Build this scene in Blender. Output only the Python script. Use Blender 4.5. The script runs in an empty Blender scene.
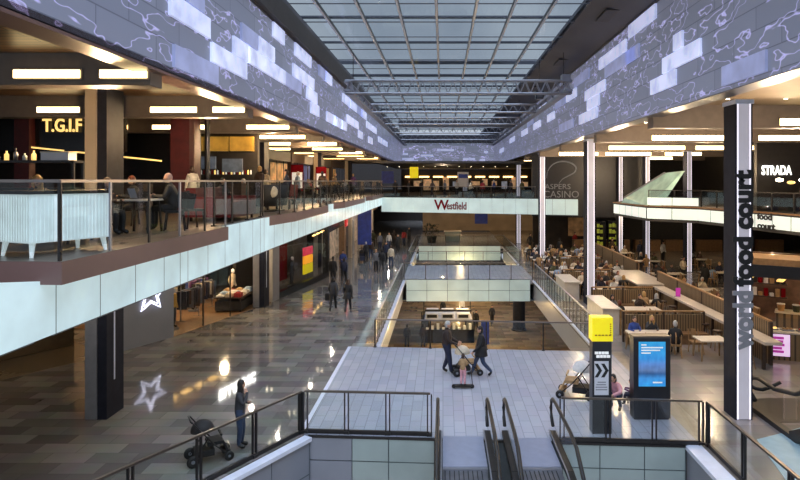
import bpy, bmesh, math, random
from mathutils import Vector, Matrix
random.seed(7)
PI = math.pi
D = bpy.data
COL = bpy.context.scene.collection
U = 5.45          # upper floor
G = -5.5          # ground floor
EYE = 6.6

# ------------------------------------------------------------------ materials
def lin(c):
    return tuple(((x/255.0)/12.92 if x/255.0 <= .04045 else ((x/255.0+.055)/1.055)**2.4) for x in c)
MATS = {}
def pm(name, rgb, rough=.5, metal=0., var=.18, scale=4., emit=None, es=0., bump=0., coat=0., spec=.5):
    if name in MATS: return MATS[name]
    m = D.materials.new(name); m.use_nodes = True
    nt = m.node_tree; b = nt.nodes['Principled BSDF']
    c = lin(rgb)
    tc = nt.nodes.new('ShaderNodeTexCoord')
    nz = nt.nodes.new('ShaderNodeTexNoise'); nz.inputs['Scale'].default_value = scale; nz.inputs['Detail'].default_value = 4
    nt.links.new(tc.outputs['Object'], nz.inputs['Vector'])
    cr = nt.nodes.new('ShaderNodeValToRGB')
    cr.color_ramp.elements[0].position = .3; cr.color_ramp.elements[1].position = .7
    cr.color_ramp.elements[0].color = tuple(x*(1-var) for x in c)+(1,)
    cr.color_ramp.elements[1].color = tuple(min(1, x*(1+var)) for x in c)+(1,)
    nt.links.new(nz.outputs['Fac'], cr.inputs['Fac'])
    nt.links.new(cr.outputs['Color'], b.inputs['Base Color'])
    b.inputs['Roughness'].default_value = rough; b.inputs['Metallic'].default_value = metal
    b.inputs['Specular IOR Level'].default_value = spec
    if coat: b.inputs['Coat Weight'].default_value = coat
    if bump:
        bp = nt.nodes.new('ShaderNodeBump'); bp.inputs['Strength'].default_value = bump
        nt.links.new(nz.outputs['Fac'], bp.inputs['Height']); nt.links.new(bp.outputs['Normal'], b.inputs['Normal'])
    if emit:
        e = lin(emit)
        cr2 = nt.nodes.new('ShaderNodeValToRGB')
        cr2.color_ramp.elements[0].position = .3; cr2.color_ramp.elements[1].position = .7
        cr2.color_ramp.elements[0].color = tuple(x*(1-var*.6) for x in e)+(1,)
        cr2.color_ramp.elements[1].color = e+(1,)
        nt.links.new(nz.outputs['Fac'], cr2.inputs['Fac'])
        nt.links.new(cr2.outputs['Color'], b.inputs['Emission Color'])
        b.inputs['Emission Strength'].default_value = es
    MATS[name] = m; return m

def glass(name, tint, refl=.06, rough=.02, graze=.3):
    m = D.materials.new(name); m.use_nodes = True; nt = m.node_tree; nt.nodes.clear()
    o = nt.nodes.new('ShaderNodeOutputMaterial'); mx = nt.nodes.new('ShaderNodeMixShader')
    t = nt.nodes.new('ShaderNodeBsdfTransparent'); g = nt.nodes.new('ShaderNodeBsdfGlossy')
    t.inputs['Color'].default_value = tuple(tint)+(1,); g.inputs['Roughness'].default_value = rough
    fr = nt.nodes.new('ShaderNodeLayerWeight'); pw = nt.nodes.new('ShaderNodeMath'); pw.operation = 'POWER'; pw.inputs[1].default_value = 5
    ad = nt.nodes.new('ShaderNodeMath'); ad.operation = 'MULTIPLY_ADD'; ad.inputs[1].default_value = graze; ad.inputs[2].default_value = refl
    ad.use_clamp = True
    nt.links.new(fr.outputs['Facing'], pw.inputs[0]); nt.links.new(pw.outputs[0], ad.inputs[0]); nt.links.new(ad.outputs[0], mx.inputs[0])
    nt.links.new(t.outputs[0], mx.inputs[1]); nt.links.new(g.outputs[0], mx.inputs[2]); nt.links.new(mx.outputs[0], o.inputs[0])
    return m

def tiles(name, c1, c2, mortar, w, h, rough, var=.12, off=.5, bump=.0, msize=.006, swap=False, spec=.5):
    m = D.materials.new(name); m.use_nodes = True; nt = m.node_tree; b = nt.nodes['Principled BSDF']
    tc = nt.nodes.new('ShaderNodeTexCoord'); mp = nt.nodes.new('ShaderNodeMapping')
    if swap: mp.inputs['Rotation'].default_value = (0, 0, PI/2)
    nt.links.new(tc.outputs['Object'], mp.inputs['Vector'])
    br = nt.nodes.new('ShaderNodeTexBrick'); br.offset = off
    br.inputs['Scale'].default_value = 1; br.inputs['Brick Width'].default_value = w; br.inputs['Row Height'].default_value = h
    br.inputs['Mortar Size'].default_value = msize
    br.inputs['Color1'].default_value = lin(c1)+(1,); br.inputs['Color2'].default_value = lin(c2)+(1,); br.inputs['Mortar'].default_value = lin(mortar)+(1,)
    nt.links.new(mp.outputs[0], br.inputs['Vector'])
    nz = nt.nodes.new('ShaderNodeTexNoise'); nz.inputs['Scale'].default_value = 1.3; nz.inputs['Detail'].default_value = 8
    nt.links.new(tc.outputs['Object'], nz.inputs['Vector'])
    mx = nt.nodes.new('ShaderNodeMix'); mx.data_type = 'RGBA'; mx.blend_type = 'OVERLAY'; mx.inputs['Factor'].default_value = var*3
    nt.links.new(br.outputs['Color'], mx.inputs['A']); nt.links.new(nz.outputs['Color'], mx.inputs['B'])
    hs = nt.nodes.new('ShaderNodeHueSaturation'); hs.inputs['Saturation'].default_value = .75
    nt.links.new(mx.outputs['Result'], hs.inputs['Color'])
    nt.links.new(hs.outputs['Color'], b.inputs['Base Color'])
    b.inputs['Roughness'].default_value = rough
    b.inputs['Specular IOR Level'].default_value = spec
    rr = nt.nodes.new('ShaderNodeMapRange'); rr.inputs['To Min'].default_value = rough*.7; rr.inputs['To Max'].default_value = rough*1.4
    nt.links.new(nz.outputs['Fac'], rr.inputs['Value']); nt.links.new(rr.outputs[0], b.inputs['Roughness'])
    return m

def led_mat(name, es=.52):
    """LED cladding: blue-grey panels with joints, glowing thin wavy contour lines"""
    m = D.materials.new(name); m.use_nodes = True; nt = m.node_tree; b = nt.nodes['Principled BSDF']
    tc = nt.nodes.new('ShaderNodeTexCoord'); sp = nt.nodes.new('ShaderNodeSeparateXYZ'); nt.links.new(tc.outputs['Object'], sp.inputs[0])
    ad = nt.nodes.new('ShaderNodeMath'); ad.operation = 'ADD'; nt.links.new(sp.outputs[0], ad.inputs[0]); nt.links.new(sp.outputs[1], ad.inputs[1])
    cb = nt.nodes.new('ShaderNodeCombineXYZ'); nt.links.new(ad.outputs[0], cb.inputs[0]); nt.links.new(sp.outputs[2], cb.inputs[1])
    br = nt.nodes.new('ShaderNodeTexBrick'); br.offset = .5
    br.inputs['Scale'].default_value = 1; br.inputs['Brick Width'].default_value = 2.1; br.inputs['Row Height'].default_value = .53
    br.inputs['Mortar Size'].default_value = .014
    br.inputs['Color1'].default_value = lin((106, 112, 131))+(1,); br.inputs['Color2'].default_value = lin((113, 119, 139))+(1,); br.inputs['Mortar'].default_value = lin((82, 87, 104))+(1,)
    nt.links.new(cb.outputs[0], br.inputs['Vector'])
    mp = nt.nodes.new('ShaderNodeMapping'); mp.inputs['Scale'].default_value = (.42, 1.0, 1); nt.links.new(cb.outputs[0], mp.inputs[0])
    nz = nt.nodes.new('ShaderNodeTexNoise'); nz.inputs['Scale'].default_value = 1.0; nz.inputs['Detail'].default_value = 3.0; nz.inputs['Roughness'].default_value = .55
    nt.links.new(mp.outputs[0], nz.inputs['Vector'])
    def line(level, wdt):
        s = nt.nodes.new('ShaderNodeMath'); s.operation = 'SUBTRACT'; s.inputs[1].default_value = level; nt.links.new(nz.outputs['Fac'], s.inputs[0])
        a = nt.nodes.new('ShaderNodeMath'); a.operation = 'ABSOLUTE'; nt.links.new(s.outputs[0], a.inputs[0])
        l = nt.nodes.new('ShaderNodeMapRange'); l.inputs['From Min'].default_value = 0; l.inputs['From Max'].default_value = wdt
        l.inputs['To Min'].default_value = 1; l.inputs['To Max'].default_value = 0; nt.links.new(a.outputs[0], l.inputs['Value']); return l
    l1 = line(.5, .009); l2 = line(.6, .008)
    mxx = nt.nodes.new('ShaderNodeMath'); mxx.operation = 'MAXIMUM'; nt.links.new(l1.outputs[0], mxx.inputs[0]); nt.links.new(l2.outputs[0], mxx.inputs[1])
    mx = nt.nodes.new('ShaderNodeMix'); mx.data_type = 'RGBA'
    nt.links.new(mxx.outputs[0], mx.inputs['Factor']); nt.links.new(br.outputs['Color'], mx.inputs['A']); mx.inputs['B'].default_value = tuple(1.8*x for x in lin((176, 172, 228)))+(1,)
    nt.links.new(br.outputs['Color'], b.inputs['Base Color']); b.inputs['Roughness'].default_value = .35
    nt.links.new(mx.outputs['Result'], b.inputs['Emission Color']); b.inputs['Emission Strength'].default_value = es
    return m

def timber(name, c1, c2, scale=3., emit=0.):
    m = D.materials.new(name); m.use_nodes = True; nt = m.node_tree; b = nt.nodes['Principled BSDF']
    tc = nt.nodes.new('ShaderNodeTexCoord')
    br = nt.nodes.new('ShaderNodeTexBrick'); br.inputs['Scale'].default_value = 1; br.inputs['Brick Width'].default_value = 3; br.inputs['Row Height'].default_value = .22
    br.inputs['Mortar Size'].default_value = .02
    br.inputs['Color1'].default_value = lin(c1)+(1,); br.inputs['Color2'].default_value = lin(c2)+(1,); br.inputs['Mortar'].default_value = (.01, .008, .006, 1)
    nt.links.new(tc.outputs['Object'], br.inputs['Vector'])
    nt.links.new(br.outputs['Color'], b.inputs['Base Color']); b.inputs['Roughness'].default_value = .4
    return m

def strips(name, c, gap, pitch, rough=.6):
    """vertical timber battens by a wave texture"""
    m = D.materials.new(name); m.use_nodes = True; nt = m.node_tree; b = nt.nodes['Principled BSDF']
    tc = nt.nodes.new('ShaderNodeTexCoord'); sp = nt.nodes.new('ShaderNodeSeparateXYZ'); nt.links.new(tc.outputs['Object'], sp.inputs[0])
    ad = nt.nodes.new('ShaderNodeMath'); ad.operation = 'ADD'; nt.links.new(sp.outputs[0], ad.inputs[0]); nt.links.new(sp.outputs[1], ad.inputs[1])
    mu = nt.nodes.new('ShaderNodeMath'); mu.operation = 'MULTIPLY'; mu.inputs[1].default_value = 1/pitch; nt.links.new(ad.outputs[0], mu.inputs[0])
    fr = nt.nodes.new('ShaderNodeMath'); fr.operation = 'FRACT'; nt.links.new(mu.outputs[0], fr.inputs[0])
    gt = nt.nodes.new('ShaderNodeMath'); gt.operation = 'GREATER_THAN'; gt.inputs[1].default_value = .35; nt.links.new(fr.outputs[0], gt.inputs[0])
    mx = nt.nodes.new('ShaderNodeMix'); mx.data_type = 'RGBA'; nt.links.new(gt.outputs[0], mx.inputs['Factor'])
    mx.inputs['A'].default_value = lin(gap)+(1,); mx.inputs['B'].default_value = lin(c)+(1,)
    nt.links.new(mx.outputs['Result'], b.inputs['Base Color']); b.inputs['Roughness'].default_value = rough
    return m

M = dict(
  concourse=tiles('concourse_tile', (98, 95, 93), (140, 136, 131), (92, 90, 88), 1.05, .52, .06, .1, spec=.85),
  bridge=tiles('bridge_tile', (146, 151, 168), (157, 162, 178), (130, 135, 150), .75, .3, .2, .03, swap=True, msize=.012),
  court=tiles('court_tile', (128, 118, 108), (146, 136, 126), (112, 104, 97), 1.2, .6, .16, .07),
  band=pm('floor_band', (112, 104, 96), .35), 
  ground=tiles('ground_tile', (120, 98, 70), (168, 138, 96), (90, 74, 54), 1.2, .6, .14, .1),
  upfloor=tiles('upper_tile', (72, 63, 54), (88, 76, 64), (52, 45, 40), .9, .9, .3, .08),
  shopfloor=tiles('shop_tile', (96, 82, 58), (112, 96, 70), (70, 60, 44), .8, .8, .12, .08),
  led=led_mat('led_cladding'),
  ledend=led_mat('led_end_cladding', .95),
  ledblock=pm('led_block', (200, 208, 235), .4, emit=(178, 186, 228), es=.85, var=.4, scale=1.6),
  ledblock2=pm('led_block_dim', (150, 158, 190), .4, emit=(128, 136, 178), es=.7, var=.25, scale=1.2),
  ledtrim=pm('cladding_trim', (84, 86, 96), .4, .3),
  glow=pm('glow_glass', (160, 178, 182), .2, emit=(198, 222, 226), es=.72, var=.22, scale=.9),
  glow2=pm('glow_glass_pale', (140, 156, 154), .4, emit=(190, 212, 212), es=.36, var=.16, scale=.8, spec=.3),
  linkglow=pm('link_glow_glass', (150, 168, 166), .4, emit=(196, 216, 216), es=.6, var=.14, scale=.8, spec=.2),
  paleglass=pm('pale_back_painted_glass', (146, 160, 158), .12, var=.12, scale=.7),
  greypanel=pm('grey_panel', (126, 130, 140), .3, var=.08, scale=.7),
  seam=pm('seam', (74, 84, 90), .5),
  whitecap=pm('white_cap', (206, 212, 228), .3, var=.06),
  brown=pm('brown_cladding', (106, 80, 76), .4, var=.12, scale=.8),
  ceil=pm('warm_ceiling', (112, 97, 80), .6, var=.15, scale=.6),
  ceilbeam=pm('ceiling_bulkhead', (106, 96, 88), .5, var=.1),
  timber=timber('ceiling_timber', (96, 66, 34), (138, 96, 50)),
  soffit=pm('dark_soffit', (52, 50, 50), .6),
  roofgrey=pm('roof_grey', (64, 66, 74), .6, var=.15, scale=.5),
  steel=pm('steel', (142, 144, 152), .35, .7, var=.1),
  darksteel=pm('dark_steel', (52, 50, 50), .38, .6, var=.15),
  rail=pm('rail_top', (128, 120, 116), .3, .7, var=.1),
  bronze=pm('bronze_rail', (92, 84, 78), .35, .6, var=.1),
  whitebar=pm('white_bar', (205, 208, 216), .35, .2, var=.06),
  glass=glass('rail_glass', (.93, .955, .95), .03),
  glass2=glass('dark_glass', (.8, .82, .83), .05),
  skyglass=glass('skylight_glass', (.60, .655, .70), .03, .05, .1),
  shopglass=glass('shop_glass', (.92, .93, .93), .04),
  black=pm('black_gloss', (14, 14, 17), .25, var=.3),
  blackmat=pm('black_matt', (20, 19, 20), .7, var=.3),
  dark=pm('dark_wall', (30, 26, 25), .6, var=.3),
  darkblue=pm('dark_blue_glass', (16, 18, 28), .4, var=.4),
  red=pm('dark_red', (66, 16, 18), .5, var=.25),
  redbright=pm('bright_red', (190, 30, 34), .4, emit=(220, 30, 34), es=.5),
  strip=pm('warm_strip', (255, 230, 180), .5, emit=(255, 222, 160), es=8., var=.08),
  strip2=pm('warm_strip_deep', (255, 214, 140), .5, emit=(255, 200, 118), es=6., var=.3, scale=2.5),
  spot=pm('spot_lens', (255, 240, 210), .5, emit=(255, 236, 200), es=25., var=.05),
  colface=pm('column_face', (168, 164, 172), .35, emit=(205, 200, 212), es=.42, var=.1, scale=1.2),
  colglow=pm('column_edge_light', (235, 232, 245), .4, emit=(236, 230, 246), es=1.1, var=.05),
  colgrey=pm('column_grey', (124, 124, 128), .4, var=.1),
  colwarm=pm('column_warm', (170, 156, 136), .4, var=.12, scale=.8),
  coldark=pm('column_dark', (36, 38, 48), .55, 0., var=.2, spec=.12),
  wood=pm('pale_wood', (152, 118, 78), .45, var=.2, scale=6),
  woodmid=pm('mid_wood', (118, 88, 58), .5, var=.2, scale=6),
  wooddark=pm('dark_wood', (56, 40, 30), .5, var=.25, scale=6),
  batten=strips('batten_fence', (138, 117, 88), (54, 43, 33), .16),
  batten2=strips('batten_bench', (122, 100, 70), (62, 48, 34), .11),
  tablewhite=pm('table_white', (206, 194, 178), .35, var=.08),
  stone=pm('counter_stone', (200, 190, 178), .3, var=.1),
  kioskside=pm('kiosk_case', (26, 26, 32), .3, var=.15),
  yellow=pm('sign_yellow', (226, 206, 12), .4, emit=(232, 210, 10), es=.55, var=.08, scale=2),
  white=pm('sign_white', (208, 208, 214), .5, var=.05),
  ink=pm('ink', (18, 18, 20), .6),
  whitelet=pm('lit_letter_white', (240, 240, 240), .5, emit=(250, 248, 240), es=2.2, var=.03),
  whitesoft=pm('soft_letter_white', (210, 210, 210), .5, emit=(210, 210, 205), es=.6, var=.1),
  goldlet=pm('lit_letter_gold', (250, 214, 130), .5, emit=(252, 206, 120), es=1.3, var=.1),
  redlet=pm('letter_red', (110, 12, 22), .7, var=.1, spec=.05),
  greylet=pm('letter_grey', (128, 128, 134), .5, var=.1, emit=(128,128,134), es=.12),
  brightlet=pm('bright_letter_white', (250, 250, 250), .5, emit=(250, 248, 240), es=16., var=.03),
  neon=pm('neon_tube', (235, 235, 250), .5, emit=(228, 228, 250), es=3.5, var=.02),
  venue=pm('venue_letter', (130,132,138), .8, var=.2, spec=.05, emit=(130,132,138), es=.22),
  purple=pm('sign_purple', (150, 40, 130), .5, emit=(160, 46, 140), es=.8, var=.2),
  signpink=pm('menu_face', (220, 190, 225), .5, emit=(226, 196, 232), es=.8, var=.1),
  blue=pm('sign_blue', (30, 46, 110), .5, emit=(30, 46, 104), es=.3, var=.4, scale=3),
  green=pm('lime_green', (150, 170, 30), .5, emit=(150, 150, 60), es=.32, var=.35, scale=3),
  rubber=pm('rubber', (16, 16, 17), .5, var=.2),
  leaf=pm('dark_leaf', (30, 40, 24), .6, var=.4),
  skin=pm('skin', (196, 150, 124), .55, var=.08), skindark=pm('skin_deep', (122, 82, 62), .55, var=.08),
  lip=pm('lip', (150, 80, 76), .5),
  leather=pm('red_leather', (104, 22, 24), .4, var=.2),
  whitepaint=pm('white_cabinet_glow', (206, 222, 224), .4, emit=(226, 236, 238), es=.36, var=.1),  # emission added so the white paint looks brightly lit
  step=pm('escalator_step', (104, 106, 112), .4, .6, var=.2),
  landing=pm('landing_plate', (150, 156, 176), .3, .35, var=.06),
  paleblue=pm('pale_blue_reflection', (158, 186, 196), .2, var=.06),  # bright reflection put into the plate's colour
)

# ------------------------------------------------------------------ mesh builder
class MB:
    def __init__(s): s.v = []; s.f = []; s.m = []; s.cur = 0
    def mat(s, i): s.cur = i; return s
    def face(s, pts):
        b = len(s.v); s.v += [tuple(p) for p in pts]; s.f.append(tuple(range(b, b+len(pts)))); s.m.append(s.cur); return s
    def box(s, x0, x1, y0, y1, z0, z1):
        b = len(s.v)
        s.v += [(x0,y0,z0),(x1,y0,z0),(x1,y1,z0),(x0,y1,z0),(x0,y0,z1),(x1,y0,z1),(x1,y1,z1),(x0,y1,z1)]
        for q in ((0,3,2,1),(4,5,6,7),(0,1,5,4),(1,2,6,5),(2,3,7,6),(3,0,4,7)):
            s.f.append(tuple(b+i for i in q)); s.m.append(s.cur)
        return s
    def bar(s, p, q, w, h, up=(0,0,1)):
        """rectangular bar from p to q; w across, h along 'up'"""
        p, q = Vector(p), Vector(q); d = (q-p)
        if d.length < 1e-6: return s
        d.normalize(); u = Vector(up)
        if abs(d.dot(u)) > .99: u = Vector((0,1,0))
        a = d.cross(u).normalized(); u = a.cross(d).normalized()
        b = len(s.v)
        for c in (p, q):
            for i, j in ((-1,-1),(1,-1),(1,1),(-1,1)):
                s.v.append(tuple(c + a*(i*w/2) + u*(j*h/2)))
        for f in ((0,1,2,3),(7,6,5,4),(0,4,5,1),(1,5,6,2),(2,6,7,3),(3,7,4,0)):
            s.f.append(tuple(b+i for i in f)); s.m.append(s.cur)
        return s
    def tube(s, path, r, n=8):
        path = [Vector(p) for p in path]; b0 = len(s.v); k = len(path)
        for i, p in enumerate(path):
            d = (path[min(i+1,k-1)]-path[max(i-1,0)]).normalized()
            u = Vector((0,0,1)) if abs(d.z) < .95 else Vector((1,0,0))
            a = d.cross(u).normalized(); c = a.cross(d).normalized()
            rr = r[i] if isinstance(r, (list, tuple)) else r
            for j in range(n):
                t = 2*PI*j/n; s.v.append(tuple(p + a*(rr*math.cos(t)) + c*(rr*math.sin(t))))
        for i in range(k-1):
            for j in range(n):
                s.f.append((b0+i*n+j, b0+i*n+(j+1)%n, b0+(i+1)*n+(j+1)%n, b0+(i+1)*n+j)); s.m.append(s.cur)
        s.f.append(tuple(b0+j for j in range(n-1,-1,-1))); s.m.append(s.cur)
        s.f.append(tuple(b0+(k-1)*n+j for j in range(n))); s.m.append(s.cur)
        return s
    def lathe(s, prof, c=(0,0,0), n=16, axis='z'):
        b0 = len(s.v); k = len(prof)
        for r, z in prof:
            for j in range(n):
                t = 2*PI*j/n; x, y = r*math.cos(t), r*math.sin(t)
                p = (x,y,z) if axis == 'z' else ((z,x,y) if axis == 'x' else (x,z,y))
                s.v.append((c[0]+p[0], c[1]+p[1], c[2]+p[2]))
        for i in range(k-1):
            for j in range(n):
                s.f.append((b0+i*n+j, b0+i*n+(j+1)%n, b0+(i+1)*n+(j+1)%n, b0+(i+1)*n+j)); s.m.append(s.cur)
        s.f.append(tuple(b0+j for j in range(n-1,-1,-1))); s.m.append(s.cur)
        s.f.append(tuple(b0+(k-1)*n+j for j in range(n))); s.m.append(s.cur)
        return s
    def prism(s, poly, z0, z1):
        n = len(poly); b = len(s.v)
        s.v += [(p[0],p[1],z0) for p in poly] + [(p[0],p[1],z1) for p in poly]
        s.f.append(tuple(b+i for i in range(n-1,-1,-1))); s.m.append(s.cur)
        s.f.append(tuple(b+n+i for i in range(n))); s.m.append(s.cur)
        for i in range(n):
            s.f.append((b+i, b+(i+1)%n, b+n+(i+1)%n, b+n+i)); s.m.append(s.cur)
        return s
    def ell(s, c, r, nu=12, nv=8, v0=0., v1=1.):
        b0 = len(s.v)
        for i in range(nv+1):
            t = PI*(v0+(v1-v0)*i/nv)
            for j in range(nu):
                a = 2*PI*j/nu
                s.v.append((c[0]+r[0]*math.sin(t)*math.cos(a), c[1]+r[1]*math.sin(t)*math.sin(a), c[2]+r[2]*math.cos(t)))
        for i in range(nv):
            for j in range(nu):
                s.f.append((b0+i*nu+j, b0+(i+1)*nu+j, b0+(i+1)*nu+(j+1)%nu, b0+i*nu+(j+1)%nu)); s.m.append(s.cur)
        return s
    def rotz(s, a, c=(0,0)):
        ca, sa = math.cos(a), math.sin(a)
        s.v = [(c[0]+(x-c[0])*ca-(y-c[1])*sa, c[1]+(x-c[0])*sa+(y-c[1])*ca, z) for x,y,z in s.v]; return s
    def move(s, dx, dy, dz):
        s.v = [(x+dx,y+dy,z+dz) for x,y,z in s.v]; return s
    def mesh(s, name, mats, off=(0,0,0), smooth=False):
        me = D.meshes.new(name)
        me.from_pydata([(x-off[0],y-off[1],z-off[2]) for x,y,z in s.v], [], s.f)
        mats = mats if isinstance(mats, (list,tuple)) else [mats]
        for m in mats: me.materials.append(m)
        me.polygons.foreach_set('material_index', s.m)
        if smooth: me.polygons.foreach_set('use_smooth', [True]*len(s.f))
        me.update()
        bm = bmesh.new(); bm.from_mesh(me)
        if smooth: bmesh.ops.remove_doubles(bm, verts=bm.verts, dist=1e-5)
        bmesh.ops.recalc_face_normals(bm, faces=bm.faces); bm.to_mesh(me); bm.free()
        return me
    def build(s, name, mats, parent=None, smooth=False):
        off = (0,0,0); p = parent
        while p is not None: off = tuple(off[i]+p.location[i] for i in range(3)); p = p.parent
        o = D.objects.new(name, s.mesh(name, mats, off, smooth)); COL.objects.link(o); o.parent = parent
        return o
    def thing(s, name, mats, label, cat, loc, group=None, smooth=False):
        o = D.objects.new(name, s.mesh(name, mats, loc, smooth)); COL.objects.link(o); o.location = loc
        tag(o, label, cat, group); return o

def tag(o, label=None, cat=None, group=None, kind=None):
    if label: o['label'] = label
    if cat: o['category'] = cat
    if group: o['group'] = group
    if kind: o['kind'] = kind
    return o
def empty(name, loc, label, cat, group=None, rz=0.):
    o = D.objects.new(name, None); COL.objects.link(o); o.location = loc; o.rotation_euler = (0,0,rz); o.empty_display_size = .2
    return tag(o, label, cat, group)
def struct(name, mb, mats, smooth=False):
    o = mb.build(name, mats, None, smooth); o['kind'] = 'structure'; return o
KIDS = {}
def dup(o, loc=None, rz=None, label=None, group=None, parent=None, scale=None):
    c = o.copy(); COL.objects.link(c)
    if parent is not None: c.parent = parent
    else:
        if loc is not None: c.location = loc
        if rz is not None: c.rotation_euler = (0,0,rz)
        if label: c['label'] = label
        if group: c['group'] = group
        if scale: c.scale = (scale,)*3
    if o.name not in KIDS: KIDS[o.name] = list(o.children)
    for k in KIDS[o.name]: dup(k, parent=c)
    return c
def text_mesh(s, size, depth, align='CENTER', bold=0.):
    cu = D.curves.new('lettering', 'FONT'); cu.body = s; cu.size = size; cu.extrude = depth/2; cu.align_x = align; cu.align_y = 'BOTTOM_BASELINE'
    cu.offset = bold; cu.resolution_u = 3
    o = D.objects.new('lettering', cu); COL.objects.link(o)
    me = D.meshes.new_from_object(o.evaluated_get(bpy.context.evaluated_depsgraph_get()))
    D.objects.remove(o); D.curves.remove(cu); return me
def text(name, s, size, loc, mat, rot=(PI/2,0,0), depth=.03, parent=None, align='CENTER', label=None, cat=None, bold=0., sx=1., width=None):
    me = text_mesh(s, size, depth, align, bold)
    if width:
        xs = [v.co.x for v in me.vertices]; sx = width/(max(xs)-min(xs)); me.materials.clear(); me.materials.append(mat)
    from mathutils import Euler
    R = Euler(rot).to_matrix().to_4x4() @ Matrix.Diagonal((sx,1,1,1)); me.transform(R)
    o = D.objects.new(name, me); COL.objects.link(o)
    if parent is not None:
        me.transform(Matrix.Translation(Vector(loc)-parent.location)); o.parent = parent
    else:
        o.location = loc
        if label: tag(o, label, cat)
        else: o['kind'] = 'structure'
    if len(me.materials) == 0: me.materials.append(mat)
    for p in me.polygons: p.material_index = 0
    return o
def fp(x, y, z=0.):
    """place on a level z seen at photo pixel x,y"""
    Y = 600*(EYE-z)/(y-181.); return ((x-443)*Y/600, Y)
ORD = ['first','second','third','fourth','fifth','sixth','seventh','eighth','ninth','tenth','eleventh','twelfth','thirteenth','fourteenth','fifteenth','sixteenth','seventeenth','eighteenth']
# ------------------------------------------------------------------ setting: floors
XL, XR = -2.7, 6.1                      # the atrium void between concourse and food court
struct('floor_concourse', MB().prism([(-24,7),(-8.6,7),(-3.62,15.62),(-3.72,23.95),(XL,23.9),(XL,100),(-24,100)], -.35, 0), M['concourse'])
struct('floor_bridge', MB().prism([(-3.62,15.66),(6.45,15.05),(6.45,23.2),(-3.72,23.95)], -.35, 0), M['bridge'])
struct('floor_food_court', MB().prism([(6.62,4),(34,4),(34,100),(6.1,100),(6.1,23.2),(6.95,23.2),(6.95,15)], -.35, 0), M['court'])
struct('floor_band', MB().prism([(6.45,15.05),(6.62,4),(6.62,4),(6.95,15),(6.95,23.2),(6.45,23.2)], -.35, .002), M['band'])
struct('trim_1', MB().box(-3.78,-3.66,15.7,23.9,-.02,.006), M['whitecap'])
def crossing(n, y0, y1, dy=0.):
    """a link bridge over the void with glass fascia panels"""
    b = MB().prism([(XL,y0+dy),(XR,y0),(XR,y1),(XL,y1)], -.3, 0)
    struct('floor_link_%d' % n, b, M['bridge'])
    f = MB(); k = 6; w = (XR-XL-.5)/k
    for i in range(k):
        xa = XL+.25+i*w; xb = xa+w-.03
        for z0, z1 in ((-.72,-.02),(-1.45,-.75)):
            f.box(xa, xb, y0-.04, y0, z0, z1)
    f.mat(1).box(XL+.25, XR-.25, y0, y0+.1, -1.45, 0).box(XL, XR, y0+.1, y1, -1.45, -1.38)
    f.mat(2).box(XL, XR, y1-.06, y1, -1.45, -.02)
    struct('trim_link_%d' % n, f, [M['glow2'], M['seam'], M['paleglass']])
crossing(1, 40.2, 47.); crossing(2, 61., 78.)
# void side walls, underside of the near bridge
struct('wall_void_left', MB().box(XL-.1,XL,23.9,61,-1.5,-.06), M['greypanel'])
struct('trim_2', MB().box(XL-.02,XL+.18,23.95,61,-.22,-.06), M['whitecap'])
struct('wall_void_right', MB().box(XR,XR+.1,23.3,61,-1.5,-.06), M['greypanel'])
struct('trim_3', MB().box(XR-.1,XR+.02,23.3,61,-.16,-.06), M['whitecap'])
b = MB(); b.prism([(XL,23.83),(XL,23.9),(XR,23.25),(XR,23.18)], -1.4, -.02)
struct('wall_bridge_back', b, M['greypanel'])
struct('floor_ground', MB().box(-20,24,5,92,G-.3,G), M['ground'])
# fascia of the near escalator opening
def lerp(a, b, t): return tuple(a[i]+(b[i]-a[i])*t for i in range(len(a)))
NL, NR = (-3.55,15.6), (6.12,15.0)
def near_edge(x): t = (x-NL[0])/(NR[0]-NL[0]); return lerp(NL, NR, t)
f = MB()
for xs in ([-3.5,-2.35,-1.4,-.22], [3.02,3.95,5.05,6.05]):
    for xa, xb in zip(xs[:-1], xs[1:]):
        p, q = near_edge(xa+.012), near_edge(xb-.012)
        for z0, z1 in ((-.62,-.05),(-1.6,-.65)):
            f.mat(0 if xa > -2.4 else 2).prism([(p[0],p[1]-.03),(q[0],q[1]-.03),q,p], z0, z1)
f.mat(1).prism([(-3.5,NL[1]+.02),(6.1,NR[1]+.02),(6.1,NR[1]+.1),(-3.5,NL[1]+.1)], -1.7, -.02)
f.mat(3).prism([(-3.5,NL[1]-.05),(6.1,NR[1]-.05),(6.1,NR[1]+.02),(-3.5,NL[1]+.02)], -.05, .0)
struct('wall_bridge_front', f, [M['paleglass'], M['seam'], M['greypanel'], M['darksteel']])
# left slanted side
LD = (-.5, -.866)
def lside(t, o=0.): return (-3.55+LD[0]*t+o*.866, 15.55+LD[1]*t-o*.5)
f = MB(); 
f.prism([lside(0),lside(9),lside(9,.12),lside(0,.12)], -1.9, -.1)
for k in range(6): f.mat(1).prism([lside(1.3*k,.12),lside(1.3*k+.02,.12),lside(1.3*k+.02,.125),lside(1.3*k,.125)], -1.9, -.1)
f.mat(1).prism([lside(0,.12),lside(9,.12),lside(9,.124),lside(0,.124)], -.98, -.95)
struct('wall_opening_left', f, [M['greypanel'], M['seam']])
struct('trim_4', MB().prism([lside(0,-.05),lside(9,-.05),lside(9,.2),lside(0,.2)], -.1, -.0), M['whitecap'])
f = MB().box(6.1,6.5,4,15.0,-1.9,-.1)
f.mat(1).box(6.09,6.1,4,15,-.9,-.87)
for k in range(7): f.box(6.09,6.1,4.5+k*1.5,4.52+k*1.5,-1.9,-.1)
struct('wall_opening_right', f, [M['greypanel'], M['seam']])
struct('trim_5', MB().box(6.05,6.5,4,15.0,-.1,.0), M['whitecap'])

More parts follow.
